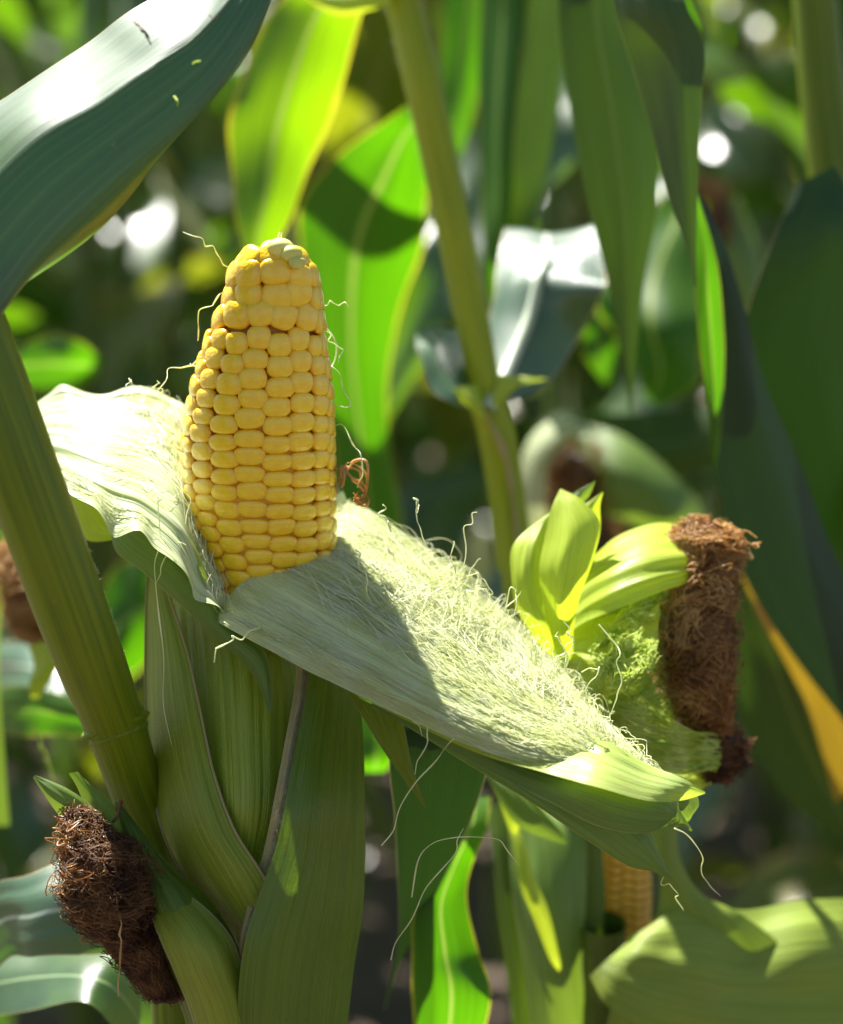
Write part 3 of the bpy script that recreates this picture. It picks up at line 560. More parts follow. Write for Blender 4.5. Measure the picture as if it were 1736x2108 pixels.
sheet('husk_leaf', E, M['husk_green'], FL([
    (760, 1452, 780, 1440, .603), (900, 1530, 930, 1490, .602, 2), (1020, 1595, 1080, 1550, .602, 4, 6), (1140, 1655, 1210, 1585, .597, 6, 8), (1230, 1700, 1310, 1610, .602, 6, 8), (1320, 1715, 1385, 1632, .606, 4, 6), (1385, 1700, 1400, 1668, .61, 1), (1424, 1712, 1426, 1709, .612)]),
    nu=90, nv=36, pleat=.25, pk=10, seed=6, label='green husk leaf with a split pointed end')
sheet('husk_leaf', E, M['husk_green'], FL([
    (700, 1402, 715, 1398, .602), (830, 1490, 850, 1455, .605, 2), (960, 1572, 1000, 1500, .606, 3, 6), (1090, 1650, 1150, 1560, .602, 5, 8), (1200, 1725, 1270, 1630, .607, 5, 8), (1290, 1782, 1335, 1700, .612, 4), (1345, 1795, 1360, 1760, .615, 2), (1385, 1815, 1387, 1811, .618)]),
    nu=90, nv=36, pleat=.3, pk=12, seed=8, label='long dark green husk leaf hanging lowest to the right')
sheet('husk_leaf', E, M['husk_green'], FL([(1290, 1600, 1330, 1580, .615), (1350, 1660, 1410, 1600, .616, 3), (1390, 1700, 1440, 1650, .618, 2), (1420, 1690, 1425, 1680, .618)]), nu=30, nv=16, pleat=.2)
# left flap
_, GL = sheet('husk_leaf', E, M['husk_left'], [
    (-10, 985, -40, 815, .645, 0, 34), (60, 985, 45, 850, .638, 2, 40), (120, 1000, 110, 812, .630, 3, 50), (215, 1062, 190, 800, .620, 3, 58), (300, 1112, 290, 798, .619, 3, 60), (365, 1172, 372, 835, .615, 3, 56), (412, 1225, 402, 1000, .611, 3, 40), (450, 1268, 436, 1150, .607, 4, 20), (472, 1300, 458, 1250, .604, 2, 8)],
    nu=110, nv=100, ripple=.6, pleat=.6, pk=22, edge=3.0, seed=12, label='white sunlit inner husk leaf spread to the left')
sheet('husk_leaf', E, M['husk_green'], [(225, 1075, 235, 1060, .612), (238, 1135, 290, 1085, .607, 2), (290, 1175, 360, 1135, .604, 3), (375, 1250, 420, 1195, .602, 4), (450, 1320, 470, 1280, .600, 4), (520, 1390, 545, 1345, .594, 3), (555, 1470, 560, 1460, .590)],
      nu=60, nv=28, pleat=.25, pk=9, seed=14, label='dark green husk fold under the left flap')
sheet('husk_leaf', E, M['husk_lime'], [(120, 1010, 140, 990, .632), (150, 1060, 200, 1020, .632, 2), (180, 1112, 230, 1070, .632, 2), (250, 1110, 255, 1090, .63)], nu=24, nv=14, label='pale yellow green husk scrap behind the left flap')
sheet('husk_leaf', E, M['husk_mid'], [(228, 1010, 240, 1000, .610), (300, 1085, 330, 1040, .602, 2), (370, 1165, 400, 1120, .600, 2), (436, 1258, 444, 1235, .600, 2), (470, 1305, 475, 1298, .600)], nu=50, nv=16, pleat=.2, pk=8, label='thin pale husk along the lower edge of the left flap')
# upright outer husk around the lower half of the ear
sheet('husk_leaf', E, M['husk_outer'], [
    (350, 1180, 640, 1260, .636, 4), (342, 1250, 640, 1320, .630, 14), (350, 1350, 655, 1410, .624, 20), (365, 1500, 650, 1520, .613, 22), (385, 1650, 640, 1660, .604, 22), (415, 1800, 590, 1800, .606, 20), (440, 1930, 600, 1930, .608, 18), (470, 2130, 620, 2130, .612, 14), (500, 2330, 620, 2330, .616, 10)],
    nu=90, nv=80, ripple=.3, pleat=.22, pk=30, seed=20, label='striped yellow green outer husk leaf in the middle')
_, GC = sheet('husk_leaf', E, M['husk_deep'], [
    (632, 1330, 735, 1400, .608, 3, 24), (636, 1400, 742, 1450, .605, 5, 26), (612, 1520, 749, 1540, .599, 8, 28), (590, 1640, 751, 1660, .588, 10, 32), (566, 1750, 750, 1770, .588, 11, 32), (528, 1860, 744, 1880, .588, 12, 32), (500, 1960, 728, 1990, .589, 12, 34), (490, 2110, 712, 2120, .593, 12, 30), (500, 2330, 680, 2330, .60, 10, 26)],
    nu=90, nv=60, ripple=.4, pleat=.2, pk=20, seed=22, label='dark green outer husk leaf at the right side of the ear')
RIDGE, GR = sheet('husk_edge', E, M['straw'], [(612, 1345, 642, 1340, .602, .4), (606, 1420, 636, 1420, .598, .5), (586, 1530, 616, 1530, .590, .5), (566, 1640, 598, 1640, .581, .5), (546, 1740, 574, 1745, .580, .5), (518, 1840, 538, 1850, .580, .5), (496, 1930, 506, 1935, .580, .6), (490, 2000, 494, 2000, .582)], nu=60, nv=10, ripple=.2, pleat=.25, label='dry brown hairy edge between the outer husk leaves')
hairs(RIDGE, GR[4:50, 5], 900, 2.6, M['hair'], 9, rad=.05, outward=-UP * .7 - FW * .5)
_, GA = sheet('husk_leaf', E, M['husk_outer'], [
    (312, 1160, 325, 1165, .620), (303, 1210, 345, 1215, .617, 2, -8), (300, 1330, 385, 1340, .612, 5, -14), (300, 1450, 412, 1460, .606, 7, -20), (312, 1580, 440, 1590, .600, 9, -24), (335, 1700, 482, 1710, .594, 11, -26), (385, 1810, 545, 1810, .592, 12, -28), (455, 1900, 580, 1900, .592, 10, -24), (500, 1970, 600, 1970, .593, 8, -20), (540, 2120, 620, 2120, .597, 6), (560, 2330, 620, 2330, .605, 4)],
    nu=90, nv=50, ripple=.3, pleat=.2, pk=16, seed=24, label='grey green outer husk leaf with tan edges at the left side of the ear')
for side, sd_, col in ((0, 31, 'husk_edge'), (-1, 32, 'husk_edge')):
    pth = GA[3:75, side] - FW * .0004; tubes('husk_edge', E, M['straw'], [pth], [np.full(len(pth), .0004)], 6)
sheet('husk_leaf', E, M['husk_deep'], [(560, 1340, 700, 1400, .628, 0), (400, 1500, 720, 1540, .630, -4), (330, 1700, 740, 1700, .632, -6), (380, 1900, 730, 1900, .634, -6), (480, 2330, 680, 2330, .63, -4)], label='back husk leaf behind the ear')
sheet('husk_leaf', E, M['husk_outer'], [(712, 1422, 830, 1480, .602, 1), (745, 1475, 838, 1520, .600, 2), (785, 1540, 846, 1565, .598, 2), (835, 1610, 862, 1618, .597, 1), (876, 1664, 878, 1662, .597)], nu=40, nv=18, pleat=.2, pk=8, seed=33, label='olive pointed husk tip hanging under the right flap')
# shank holding the ear on the thick stalk
stalk(E, M['stalk_olive'], [(565, 2200, .618, 60), (560, 2400, .622, 45), (520, 2650, .626, 35), (450, 2850, .63, 30), (415, 2950, .63, 25)], name='shank', n=24)

# ------------------------------------------------------------------ silk
def on(G, u, v):
    nu, nv = G.shape[:2]; a = np.clip(u, 0, 1) * (nu - 1.001); b = np.clip(v, 0, 1) * (nv - 1.001); i = a.astype(int); j = b.astype(int); fa = (a - i)[:, None]; fb = (b - j)[:, None]
    return G[i, j] * (1 - fa) * (1 - fb) + G[i + 1, j] * fa * (1 - fb) + G[i, j + 1] * (1 - fa) * fb + G[i + 1, j + 1] * fa * fb
def silk_on(parent, G, mat, n, seed, u0=(0, .6), v0=(.05, .95), ln=(.2, .5), hgt=(.3, 2.0), rad=(.07, .16), curl=.5, vdrift=0.0, name='silk', end_lift=0.0, vk=.06, bundle=7):
    N = normals(G); r = np.random.RandomState(seed); ps, rr = [], []
    sgn = -1 if (N[..., 1].mean() > 0) else 1; N = N * sgn
    for i in range(n):
        m = 24; t = np.linspace(0, 1, m)
        if i % bundle == 0: a0 = r.uniform(*u0); b0 = r.uniform(*v0); L0 = r.uniform(*ln); d0 = vdrift * r.uniform(.3, 1.2); base = vk * smooth_noise1(m, 5, r.randint(1e6))
        a = a0 + r.randn() * .02; b = np.clip(b0 + r.randn() * .022, -.01, 1.01); L = L0 * r.uniform(.7, 1.15)
        u = a + L * t; v = b + d0 * t + base + .25 * vk * smooth_noise1(m, 5, r.randint(1e6))
        h = 1e-3 * (r.uniform(*hgt) * np.sin(math.pi * np.clip(t, .04, .96)) ** .5 * (1 + .4 * smooth_noise1(m, 6, r.randint(1e6))) + end_lift * t ** 3 * r.uniform(0, 1))
        p = on(G, u, v) + on(N, u, v) * np.maximum(h, 2e-4)[:, None]
        c = 1e-3 * curl * np.stack([smooth_noise1(m, 8, r.randint(1e6)) for _ in range(3)], 1); p = p + c
        ok = (u <= 1.0) & (u >= 0); p = p[ok]
        if len(p) < 5: continue
        ps.append(p); q = np.full(len(p), r.uniform(*rad) * 1e-3); q[-3:] *= [.8, .6, .3]; rr.append(q)
    return tubes(name, parent, mat, ps, rr, 3, kind='stuff')
silk_on(E, GF, M['silk'], 620, 51, u0=(-.05, .6), v0=(.02, .98), ln=(.25, .55), hgt=(.2, 1.0), curl=.12, vk=.02, rad=(.05, .11))
silk_on(E, GF, M['silk'], 620, 52, u0=(.08, .7), v0=(.45, 1.0), ln=(.2, .5), hgt=(.4, 2.4), curl=.25, rad=(.05, .12), vk=.035, vdrift=-.10)
silk_on(E, GF, M['silk'], 140, 56, u0=(.3, .85), v0=(.6, 1.02), ln=(.05, .16), hgt=(1, 5.0), curl=1.0, rad=(.07, .14), vk=.09, bundle=3)
silk_on(E, GF, M['silk'], 160, 53, u0=(.2, .8), v0=(.2, .8), ln=(.15, .35), hgt=(.5, 2.0), curl=.5, rad=(.05, .13), vk=.06, bundle=3)
silk_on(E, GL, M['silk'], 110, 54, rad=(.05, .11), u0=(.1, .8), v0=(.05, .98), ln=(.15, .4), hgt=(.2, 1.6), curl=.3, vk=.04)
silk_on(E, GL, M['silk'], 110, 55, rad=(.06, .13), u0=(.45, .7), v0=(.55, .98), ln=(.2, .35), hgt=(.5, 3.0), curl=.6, vdrift=-.5, vk=.05)
ST = [  # loose single threads: points in the picture with depth
    [(383, 485, .60), (420, 500, .60), (447, 525, .603), (474, 550, .61)],
    [(413, 700, .598), (408, 660, .597), (430, 625, .598), (462, 600, .603)],
    [(478, 702, .590), (450, 712, .591), (425, 730, .596), (402, 742, .603), (385, 748, .606)],
    [(325, 800, .59), (338, 775, .592), (365, 758, .596), (390, 750, .602), (430, 758, .597), (455, 775, .592), (452, 805, .59)],
    [(655, 630, .605), (685, 624, .603), (720, 626, .60)],
    [(660, 655, .61), (675, 690, .607), (692, 708, .605), (698, 725, .604), (690, 750, .604)],
    [(668, 670, .612), (690, 720, .61), (682, 760, .609), (700, 775, .608), (713, 810, .607), (708, 838, .606), (688, 832, .606)],
    [(690, 872, .61), (715, 885, .607), (733, 920, .605), (740, 965, .605), (736, 1010, .606)],
    [(440, 1360, .576), (455, 1330, .574), (485, 1310, .573), (518, 1300, .574), (543, 1288, .578)],
    [(327, 1010, .585), (325, 1060, .583), (328, 1130, .582), (322, 1175, .583), (328, 1300, .585), (335, 1420, .586), (355, 1530, .586)],
    [(385, 1120, .584), (358, 1128, .583), (340, 1155, .583), (328, 1200, .584)],
    [(300, 930, .59), (340, 970, .588), (372, 1000, .587), (388, 1030, .586), (380, 1075, .585)],
    [(860, 1060, .598), (866, 1035, .597), (858, 1028, .597)], [(875, 1130, .60), (868, 1090, .598), (860, 1050, .597), (858, 1025, .597)],
    [(935, 1190, .60), (932, 1160, .598), (928, 1110, .596)], [(950, 1190, .60), (955, 1130, .597), (970, 1070, .594), (975, 1055, .594)],
    [(940, 1200, .60), (975, 1180, .597), (1000, 1205, .597), (1010, 1225, .598)], [(960, 1215, .60), (990, 1210, .597), (1005, 1230, .597), (1012, 1250, .60)],
    [(1020, 1300, .60), (1040, 1250, .598), (1048, 1215, .598), (1060, 1222, .60), (1055, 1270, .60)],
    [(730, 1130, .583), (745, 1165, .580), (752, 1200, .580), (770, 1240, .582)],
    [(788, 1745, .580), (820, 1680, .577), (870, 1600, .575), (920, 1530, .574), (1000, 1478, .577), (1040, 1460, .58)],
    [(905, 1430, .577), (885, 1480, .575), (872, 1540, .575), (860, 1590, .577)], [(760, 1390, .580), (800, 1410, .578), (850, 1470, .577), (870, 1520, .578)],
    [(845, 1850, .60), (855, 1800, .597), (880, 1750, .595), (930, 1722, .594), (1000, 1725, .596), (1040, 1750, .60), (1075, 1790, .604)],
    [(800, 1980, .60), (840, 1900, .598), (880, 1830, .598), (940, 1760, .60), (950, 1710, .60)],
    [(1235, 1290, .61), (1270, 1340, .607), (1280, 1400, .606), (1260, 1470, .608)], [(1200, 1380, .60), (1230, 1375, .598), (1212, 1410, .598), (1215, 1440, .60)],
    [(1150, 1380, .598), (1158, 1330, .595), (1145, 1300, .594)], [(1165, 1385, .598), (1172, 1330, .595), (1168, 1280, .594)], [(1180, 1390, .598), (1165, 1340, .596), (1180, 1320, .595), (1160, 1290, .594)],
    [(1385, 1700, .61), (1440, 1760, .62), (1445, 1800, .625), (1480, 1840, .63)], [(1360, 1810, .61), (1385, 1830, .612), (1410, 1880, .615)],
    [(785, 1040, .60), (795, 1070, .60), (810, 1090, .60)], [(330, 820, .60), (322, 795, .60), (328, 780, .60)], [(262, 800, .60), (268, 785, .60), (270, 778, .60)],
]
for i, s_ in enumerate(ST): strand('silk_strand', E, M['silk'], [(a, b, c + (FS(a) + .012 if b > 1000 and i > 11 else .010 if b > 1000 else 0)) for a, b, c in s_], r=.15 if i not in (8,) else .28, wob=.6, seed=i)
fr2 = random.Random(77)
for i in range(14):
    u_ = fr2.random(); x0 = 900 + 430 * u_; y0 = 1190 + 400 * u_ + fr2.uniform(-6, 30); d0 = .628 + FS(x0) - .006 * u_; a_ = fr2.uniform(-40, 40)
    strand('silk_strand', E, M['silk'], [(x0, y0, d0), (x0 + a_ * .3, y0 - fr2.uniform(15, 35), d0 - .003), (x0 + a_, y0 - fr2.uniform(35, 80), d0 - .004), (x0 + a_ * 1.5, y0 - fr2.uniform(30, 110), d0 - .003)], r=.13, n=24, wob=.7, seed=300 + i)
for i in range(5):
    k = i * 7; strand('silk_strand', E, M['silk_amber'], [(700, 1010 - k, .612), (695 + k, 960, .611), (720 + k, 985 - k, .611), (745, 1000 + k, .612), (752 - k, 1035, .612), (735, 1020, .611)], r=.35, wob=.8, seed=90 + i)

# ------------------------------------------------------------------ brown silk tufts
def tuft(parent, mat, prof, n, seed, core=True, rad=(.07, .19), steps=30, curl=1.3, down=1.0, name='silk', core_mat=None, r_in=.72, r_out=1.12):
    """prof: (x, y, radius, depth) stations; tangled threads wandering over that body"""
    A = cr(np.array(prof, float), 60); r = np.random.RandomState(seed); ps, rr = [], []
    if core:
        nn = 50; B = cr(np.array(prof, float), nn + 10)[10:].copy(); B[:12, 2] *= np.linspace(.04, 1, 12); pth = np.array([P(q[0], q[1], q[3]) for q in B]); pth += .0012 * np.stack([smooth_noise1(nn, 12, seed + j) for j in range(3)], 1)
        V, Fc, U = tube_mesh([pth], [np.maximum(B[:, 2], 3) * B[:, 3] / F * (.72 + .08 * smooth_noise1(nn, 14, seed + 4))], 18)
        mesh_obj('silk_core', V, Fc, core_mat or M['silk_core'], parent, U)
    nc = max(6, n // 16); clumps = [(r.rand(), r.rand() * 2 * math.pi, r.uniform(.2, .6), r.uniform(r_in, r_out), r.randint(1e6)) for _ in range(nc)]
    for i in range(n):
        stray = r.rand() < .26
        if stray: s, a, L, q0, sd = r.rand(), r.rand() * 2 * math.pi, r.uniform(.04, .2) * r.choice([-1, 1]), r.uniform(.9, r_out + .2), r.randint(1e6)
        else:
            s, a, L, q0, sd = clumps[r.randint(nc)]; s = s + r.randn() * .02; a = a + r.randn() * .10; q0 = q0 + r.randn() * .035; L = L * r.uniform(.5, 1.1)
        t = np.linspace(0, 1, steps); ss = np.clip(s + L * t + .02 * curl * smooth_noise1(steps, 8, sd) + .006 * curl * smooth_noise1(steps, 9, r.randint(1e6)), 0, 1)
        aa = a + .30 * curl * smooth_noise1(steps, 6, sd + 1) + .10 * curl * smooth_noise1(steps, 8, r.randint(1e6)); q = q0 + .06 * smooth_noise1(steps, 6, sd + 2) + .03 * smooth_noise1(steps, 7, r.randint(1e6))
        k = ss * 59; k0 = np.minimum(k.astype(int), 58); f = (k - k0)[:, None]; st = A[k0] * (1 - f) + A[k0 + 1] * f
        ctr = C0 + RT * ((st[:, 0:1] - 868) / F * st[:, 3:4]) + UP * (-(st[:, 1:2] - 1054) / F * st[:, 3:4]) + FW * st[:, 3:4]
        R = (st[:, 2] * st[:, 3] / F * q)[:, None]
        ps.append(ctr + R * (np.cos(aa)[:, None] * RT + np.sin(aa)[:, None] * FW) + (.0010 if stray else .00025) * curl * np.stack([smooth_noise1(steps, 12, r.randint(1e6)) for _ in range(3)], 1)); w_ = np.full(steps, r.uniform(*rad) * 1e-3); w_[-3:] *= .5; rr.append(w_)
    return tubes(name, parent, mat, ps, rr, 4, kind='stuff')

# right hand ear, still in its husk
e2 = thing('corn_ear', P(1180, 1700, .66), 'unopened lime green ear with long brown silk hanging at the right of the peeled cob', 'corn ear', 'ears of corn')
sheet('husk_leaf', e2, M['husk_lime'], [(1136, 1052, 1142, 1048, .646), (1085, 1090, 1130, 1080, .645, 2), (1055, 1130, 1122, 1120, .642, 4), (1050, 1190, 1118, 1180, .640, 5), (1064, 1250, 1126, 1240, .640, 5), (1098, 1310, 1150, 1300, .642, 4), (1130, 1380, 1180, 1370, .65, 3)], nu=50, nv=24, ripple=.5, pleat=.15, seed=41, label='pale curled husk tip at the left of this ear')
sheet('husk_leaf', e2, M['husk_lime'], [(1152, 1008, 1156, 1006, .640), (1135, 1050, 1200, 1030, .637, 2), (1122, 1110, 1236, 1080, .635, 5), (1112, 1180, 1222, 1150, .634, 7), (1120, 1250, 1190, 1240, .636, 6), (1140, 1330, 1180, 1330, .642, 4), (1150, 1420, 1200, 1420, .65, 2)], nu=50, nv=30, ripple=.4, pleat=.25, pk=8, seed=42, label='bright lime husk tip standing up')
sheet('husk_leaf', e2, M['husk_lime'], [(1240, 1012, 1242, 1014, .645), (1205, 1036, 1236, 1040, .646, 1), (1170, 1045, 1236, 1090, .648, 3), (1175, 1140, 1225, 1140, .65, 3), (1180, 1240, 1210, 1230, .65)], nu=30, nv=14, seed=43)
sheet('husk_leaf', e2, M['husk_green'], [(1224, 990, 1226, 991, .652), (1185, 1012, 1215, 1018, .654, 1), (1160, 1040, 1200, 1045, .656, 2), (1165, 1130, 1200, 1130, .66)], nu=24, nv=12, seed=44, label='small green husk point at the top')
# husk bending over to the right
sheet('husk_leaf', e2, M['husk_lime'], [(1150, 1330, 1190, 1180, .655, 4, 10), (1190, 1290, 1225, 1140, .650, 7, 20), (1245, 1265, 1262, 1108, .646, 9, 26), (1305, 1240, 1315, 1084, .646, 10, 28), (1360, 1220, 1370, 1076, .648, 10, 28), (1410, 1200, 1432, 1094, .652, 8, 22), (1440, 1180, 1465, 1125, .66, 5)], nu=60, nv=40, ripple=.4, pleat=.35, pk=14, seed=45, label='husk leaf arching over to the brown silk')
_, G2 = sheet('husk_leaf', e2, M['husk_lime'], [(1150, 1440, 1168, 1235, .650, 3, 14), (1200, 1450, 1225, 1215, .642, 4, 26), (1255, 1440, 1280, 1205, .636, 4, 30), (1305, 1410, 1320, 1200, .634, 4, 30), (1350, 1370, 1362, 1190, .634, 4, 24)], nu=50, nv=40, ripple=.5, pleat=.5, pk=14, seed=46, label='streaked husk leaf between the lime tips and the silk')
sheet('husk_leaf', e2, M['husk_lime'], [(1120, 1300, 1170, 1230, .66, 0), (1140, 1420, 1240, 1360, .658, 6), (1190, 1520, 1330, 1440, .656, 5, 24), (1260, 1600, 1400, 1495, .656, 4, 26), (1340, 1640, 1450, 1535, .658, 3, 22), (1420, 1635, 1478, 1560, .662, 2, 14), (1470, 1610, 1485, 1590, .668)], nu=50, nv=30, pleat=.4, pk=14, seed=47, label='lower husk leaf of this ear reaching the dark silk end')
sheet('husk_leaf', e2, M['husk_green'], [(1150, 1200, 1420, 1150, .69, 0), (1150, 1400, 1380, 1400, .69, 0), (1200, 1560, 1400, 1540, .70, 0)], label='back husk leaf of this ear')
silk_on(e2, G2, M['silk_lime'], 260, 61, u0=(.25, .8), v0=(0, .9), ln=(.15, .5), hgt=(.3, 2.5), curl=.7, rad=(.1, .2), end_lift=3)
ps, rr = [], []; r_ = np.random.RandomState(62)
for i in range(170):      # pale threads running from the husk into the brown tuft
    a = r_.rand(); y0 = 1250 + 230 * a + r_.randn() * 10
    pts = np.array([P(1200 + r_.rand() * 60, y0 - 20, .646 + .01 * r_.rand()), P(1290 + 20 * r_.randn() * .4, y0 - 10 + 30 * a + r_.randn() * 8, .642), P(1345, y0 - 50 * (1 - a) + 20 * r_.randn(), .643), P(1390 + 20 * r_.rand(), y0 - 40 * (1 - a) + 30 * r_.randn(), .65)])
    ps.append(cr(pts, 20) + .0006 * np.stack([smooth_noise1(20, 7, 900 + i * 3 + j) for j in range(3)], 1)); rr.append(np.full(20, r_.uniform(.1, .2) * 1e-3))
tubes('silk', e2, M['silk_lime'], ps, rr, 3, kind='stuff')
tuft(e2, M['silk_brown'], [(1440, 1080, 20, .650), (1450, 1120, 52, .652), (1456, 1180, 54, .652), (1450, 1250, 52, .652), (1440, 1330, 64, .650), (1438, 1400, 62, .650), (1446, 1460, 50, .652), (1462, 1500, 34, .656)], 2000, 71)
tuft(e2, M['silk_amber'], [(1440, 1080, 20, .650), (1448, 1120, 54, .652), (1450, 1180, 56, .652), (1440, 1250, 56, .652), (1425, 1330, 64, .650), (1425, 1400, 60, .650), (1436, 1460, 46, .652)], 620, 74, core=False, r_in=.85, r_out=1.12)
tuft(e2, M['silk_amber'], [(1440, 1068, 14, .650), (1456, 1100, 60, .652), (1468, 1135, 62, .652), (1452, 1170, 60, .65), (1420, 1240, 52, .648), (1400, 1330, 40, .646)], 420, 72, core=False, r_in=.9, r_out=1.16, rad=(.12, .22))
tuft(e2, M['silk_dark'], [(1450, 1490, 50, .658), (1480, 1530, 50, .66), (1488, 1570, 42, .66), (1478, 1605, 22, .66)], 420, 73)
ps, rr = [], []
for i in range(150):      # lime threads gathering towards the dark knot
    a = r_.rand(); x0 = 1180 + 90 * r_.rand(); pts = np.array([P(x0, 1400 + 190 * a, .640), P(1300 + 10 * r_.randn(), 1450 + 150 * a + 8 * r_.randn(), .634), P(1400, 1500 + 95 * a + 6 * r_.randn(), .638), P(1460 + 25 * r_.rand(), 1520 + 60 * a + 8 * r_.randn(), .65)])
    ps.append(cr(pts, 20) + .0004 * np.stack([smooth_noise1(20, 6, 2900 + i * 3 + j) for j in range(3)], 1)); rr.append(np.full(20, r_.uniform(.12, .3) * 1e-3))
tubes('silk', e2, M['silk_lime'], ps, rr, 3, kind='stuff')
stalk(e2, M['stalk'], [(1240, 1900, .72, 50), (1220, 2200, .74, 40), (1180, 2600, .78, 30)], name='shank', n=20)

# lower left ear with dark silk
e3 = thing('corn_ear', P(420, 2150, .60), 'small ear at the lower left with matted dark brown silk and two green husk points', 'corn ear', 'ears of corn')
sheet('husk_leaf', e3, M['husk_green'], [(68, 1600, 74, 1596, .590), (100, 1650, 130, 1618, .590, 2), (130, 1690, 180, 1650, .592, 3), (180, 1740, 230, 1700, .596, 3), (300, 1860, 330, 1800, .605, 3), (400, 2000, 430, 1960, .61)], nu=50, nv=16, pleat=.25, pk=7, seed=81, label='pointed green husk tip at the far left')
sheet('husk_leaf', e3, M['husk_green'], [(142, 1592, 160, 1588, .595), (160, 1622, 182, 1610, .596, 1), (190, 1690, 245, 1665, .598, 3), (230, 1740, 290, 1710, .60, 3), (330, 1880, 380, 1830, .607, 3), (420, 2030, 460, 1990, .61)], nu=50, nv=16, pleat=.2, pk=7, seed=82, label='second husk tip with a curled pale end')
sheet('husk_leaf', e3, M['husk_deep'], [(236, 1650, 250, 1655, .598), (250, 1700, 300, 1720, .595, 3), (270, 1780, 360, 1790, .592, 6), (290, 1870, 430, 1850, .590, 10), (330, 1980, 490, 1950, .590, 12), (380, 2100, 530, 2080, .594, 12), (430, 2300, 560, 2300, .60, 10)], nu=60, nv=30, pleat=.25, pk=12, seed=83, label='dark green husk leaf around the lower left ear')
sheet('husk_leaf', e3, M['husk_outer'], [(318, 1830, 330, 1820, .590), (310, 1880, 400, 1850, .584, 3), (330, 1940, 470, 1920, .580, 8), (360, 2010, 500, 1990, .580, 9), (400, 2120, 540, 2100, .585, 9), (440, 2300, 560, 2300, .592, 8)], nu=50, nv=30, pleat=.2, pk=12, seed=84, label='olive husk leaf with a tan rim at the lower left ear')
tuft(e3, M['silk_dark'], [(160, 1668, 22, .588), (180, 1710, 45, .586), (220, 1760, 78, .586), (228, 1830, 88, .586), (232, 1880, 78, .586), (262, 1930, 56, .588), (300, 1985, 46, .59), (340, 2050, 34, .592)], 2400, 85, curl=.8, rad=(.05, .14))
tuft(e3, M['silk_brown'], [(160, 1668, 18, .588), (172, 1720, 38, .584), (190, 1790, 58, .582), (190, 1860, 54, .584), (240, 1925, 50, .586)], 380, 86, core=False, r_in=.95, r_out=1.12)
strand('silk_strand', e3, M['silk_amber'], [(246, 1880, .574), (247, 1940, .572), (246, 2050, .572)], r=.25)
strand('silk_strand', e3, M['silk_dark'], [(235, 1700, .59), (246, 1655, .594), (252, 1650, .594)], r=.6)
stalk(e3, M['stalk_olive'], [(490, 2300, .60, 50), (460, 2500, .61, 40), (420, 2750, .625, 30)], name='shank', n=16)

# second opened ear low at the right
e4 = thing('corn_ear', P(1260, 2300, .75), 'half hidden opened ear low at the right, orange kernels between spread green husks', 'corn ear', 'ears of corn')
S4 = .745 / F; items = []
def c4(y): return 1278 - (y - 1650) * .03, np.interp(y, [1600, 1700, 1850, 2000, 2200], [50, 62, 68, 66, 60])
ys = np.linspace(1580, 2200, 20); COB4 = tubes('cob', e4, M['core'], [np.array([P(c4(y)[0], y, .745) for y in ys])], [np.array([(c4(y)[1] - 6) * S4 for y in ys])], 20)
for c in range(16):
    th = -math.pi + (c + .5) * math.pi / 8; y = 1610 + kr.uniform(0, 12)
    if math.cos(th) < -.1: continue
    while y < 2060:
        x0, R = c4(y); rad_ = RT * math.sin(th) - FW * math.cos(th); b = P(x0, y, .745) + rad_ * (R - 5) * S4; tx = RT * math.cos(th) + FW * math.sin(th); ty = np.cross(rad_, tx); m = Matrix.Identity(4)
        for i in range(3): m[i][0], m[i][1], m[i][2], m[i][3] = tx[i] * R * .205 * S4, ty[i] * 9.2 * S4, rad_[i] * 8 * S4, b[i]
        o = link(bpy.data.objects.new('kernel', KD[kr.randrange(3)])); o.parent = COB4; o.matrix_local = Matrix.Translation(-Vector(rootloc(e4))) @ m
        y += 18 + kr.uniform(-1, 1)
sheet('husk_leaf', e4, M['husk_green'], [(1040, 1640, 1130, 1640, .735, 3), (1050, 1720, 1200, 1710, .728, 6, -8), (1058, 1850, 1206, 1840, .724, 8, -10), (1080, 1990, 1200, 1990, .724, 8, -10), (1100, 2150, 1220, 2150, .73, 6)], nu=50, nv=26, pleat=.3, pk=10, seed=91, label='green husk leaf left of the orange kernels')
sheet('husk_leaf', e4, M['husk_deep'], [(1195, 1640, 1225, 1640, .730, 2), (1198, 1720, 1238, 1720, .724, 2), (1200, 1850, 1245, 1850, .722, 2), (1200, 2000, 1240, 1990, .722, 2), (1200, 2150, 1260, 2150, .724)], nu=40, nv=14, pleat=.2, seed=92, label='narrow dark husk beside the kernels')
sheet('husk_leaf', e4, M['husk_lime'], [(1040, 1680, 1062, 1676, .716), (1056, 1740, 1078, 1730, .712, 1), (1070, 1820, 1098, 1800, .710, 2), (1098, 1890, 1128, 1870, .710, 2), (1130, 1970, 1150, 1960, .711, 1), (1150, 2000, 1156, 1996, .712)], nu=40, nv=10, seed=93, label='bright narrow husk strip catching the sun')
sheet('husk_leaf', e4, M['husk_deep'], [(1000, 1660, 1050, 1650, .75, 2), (1015, 1760, 1070, 1750, .745, 3), (1025, 1880, 1100, 1870, .744, 4), (1045, 2010, 1130, 2000, .744, 4), (1060, 2150, 1140, 2150, .745)], nu=40, nv=16, pleat=.3, seed=94, label='dark husk at the left of the low ear')
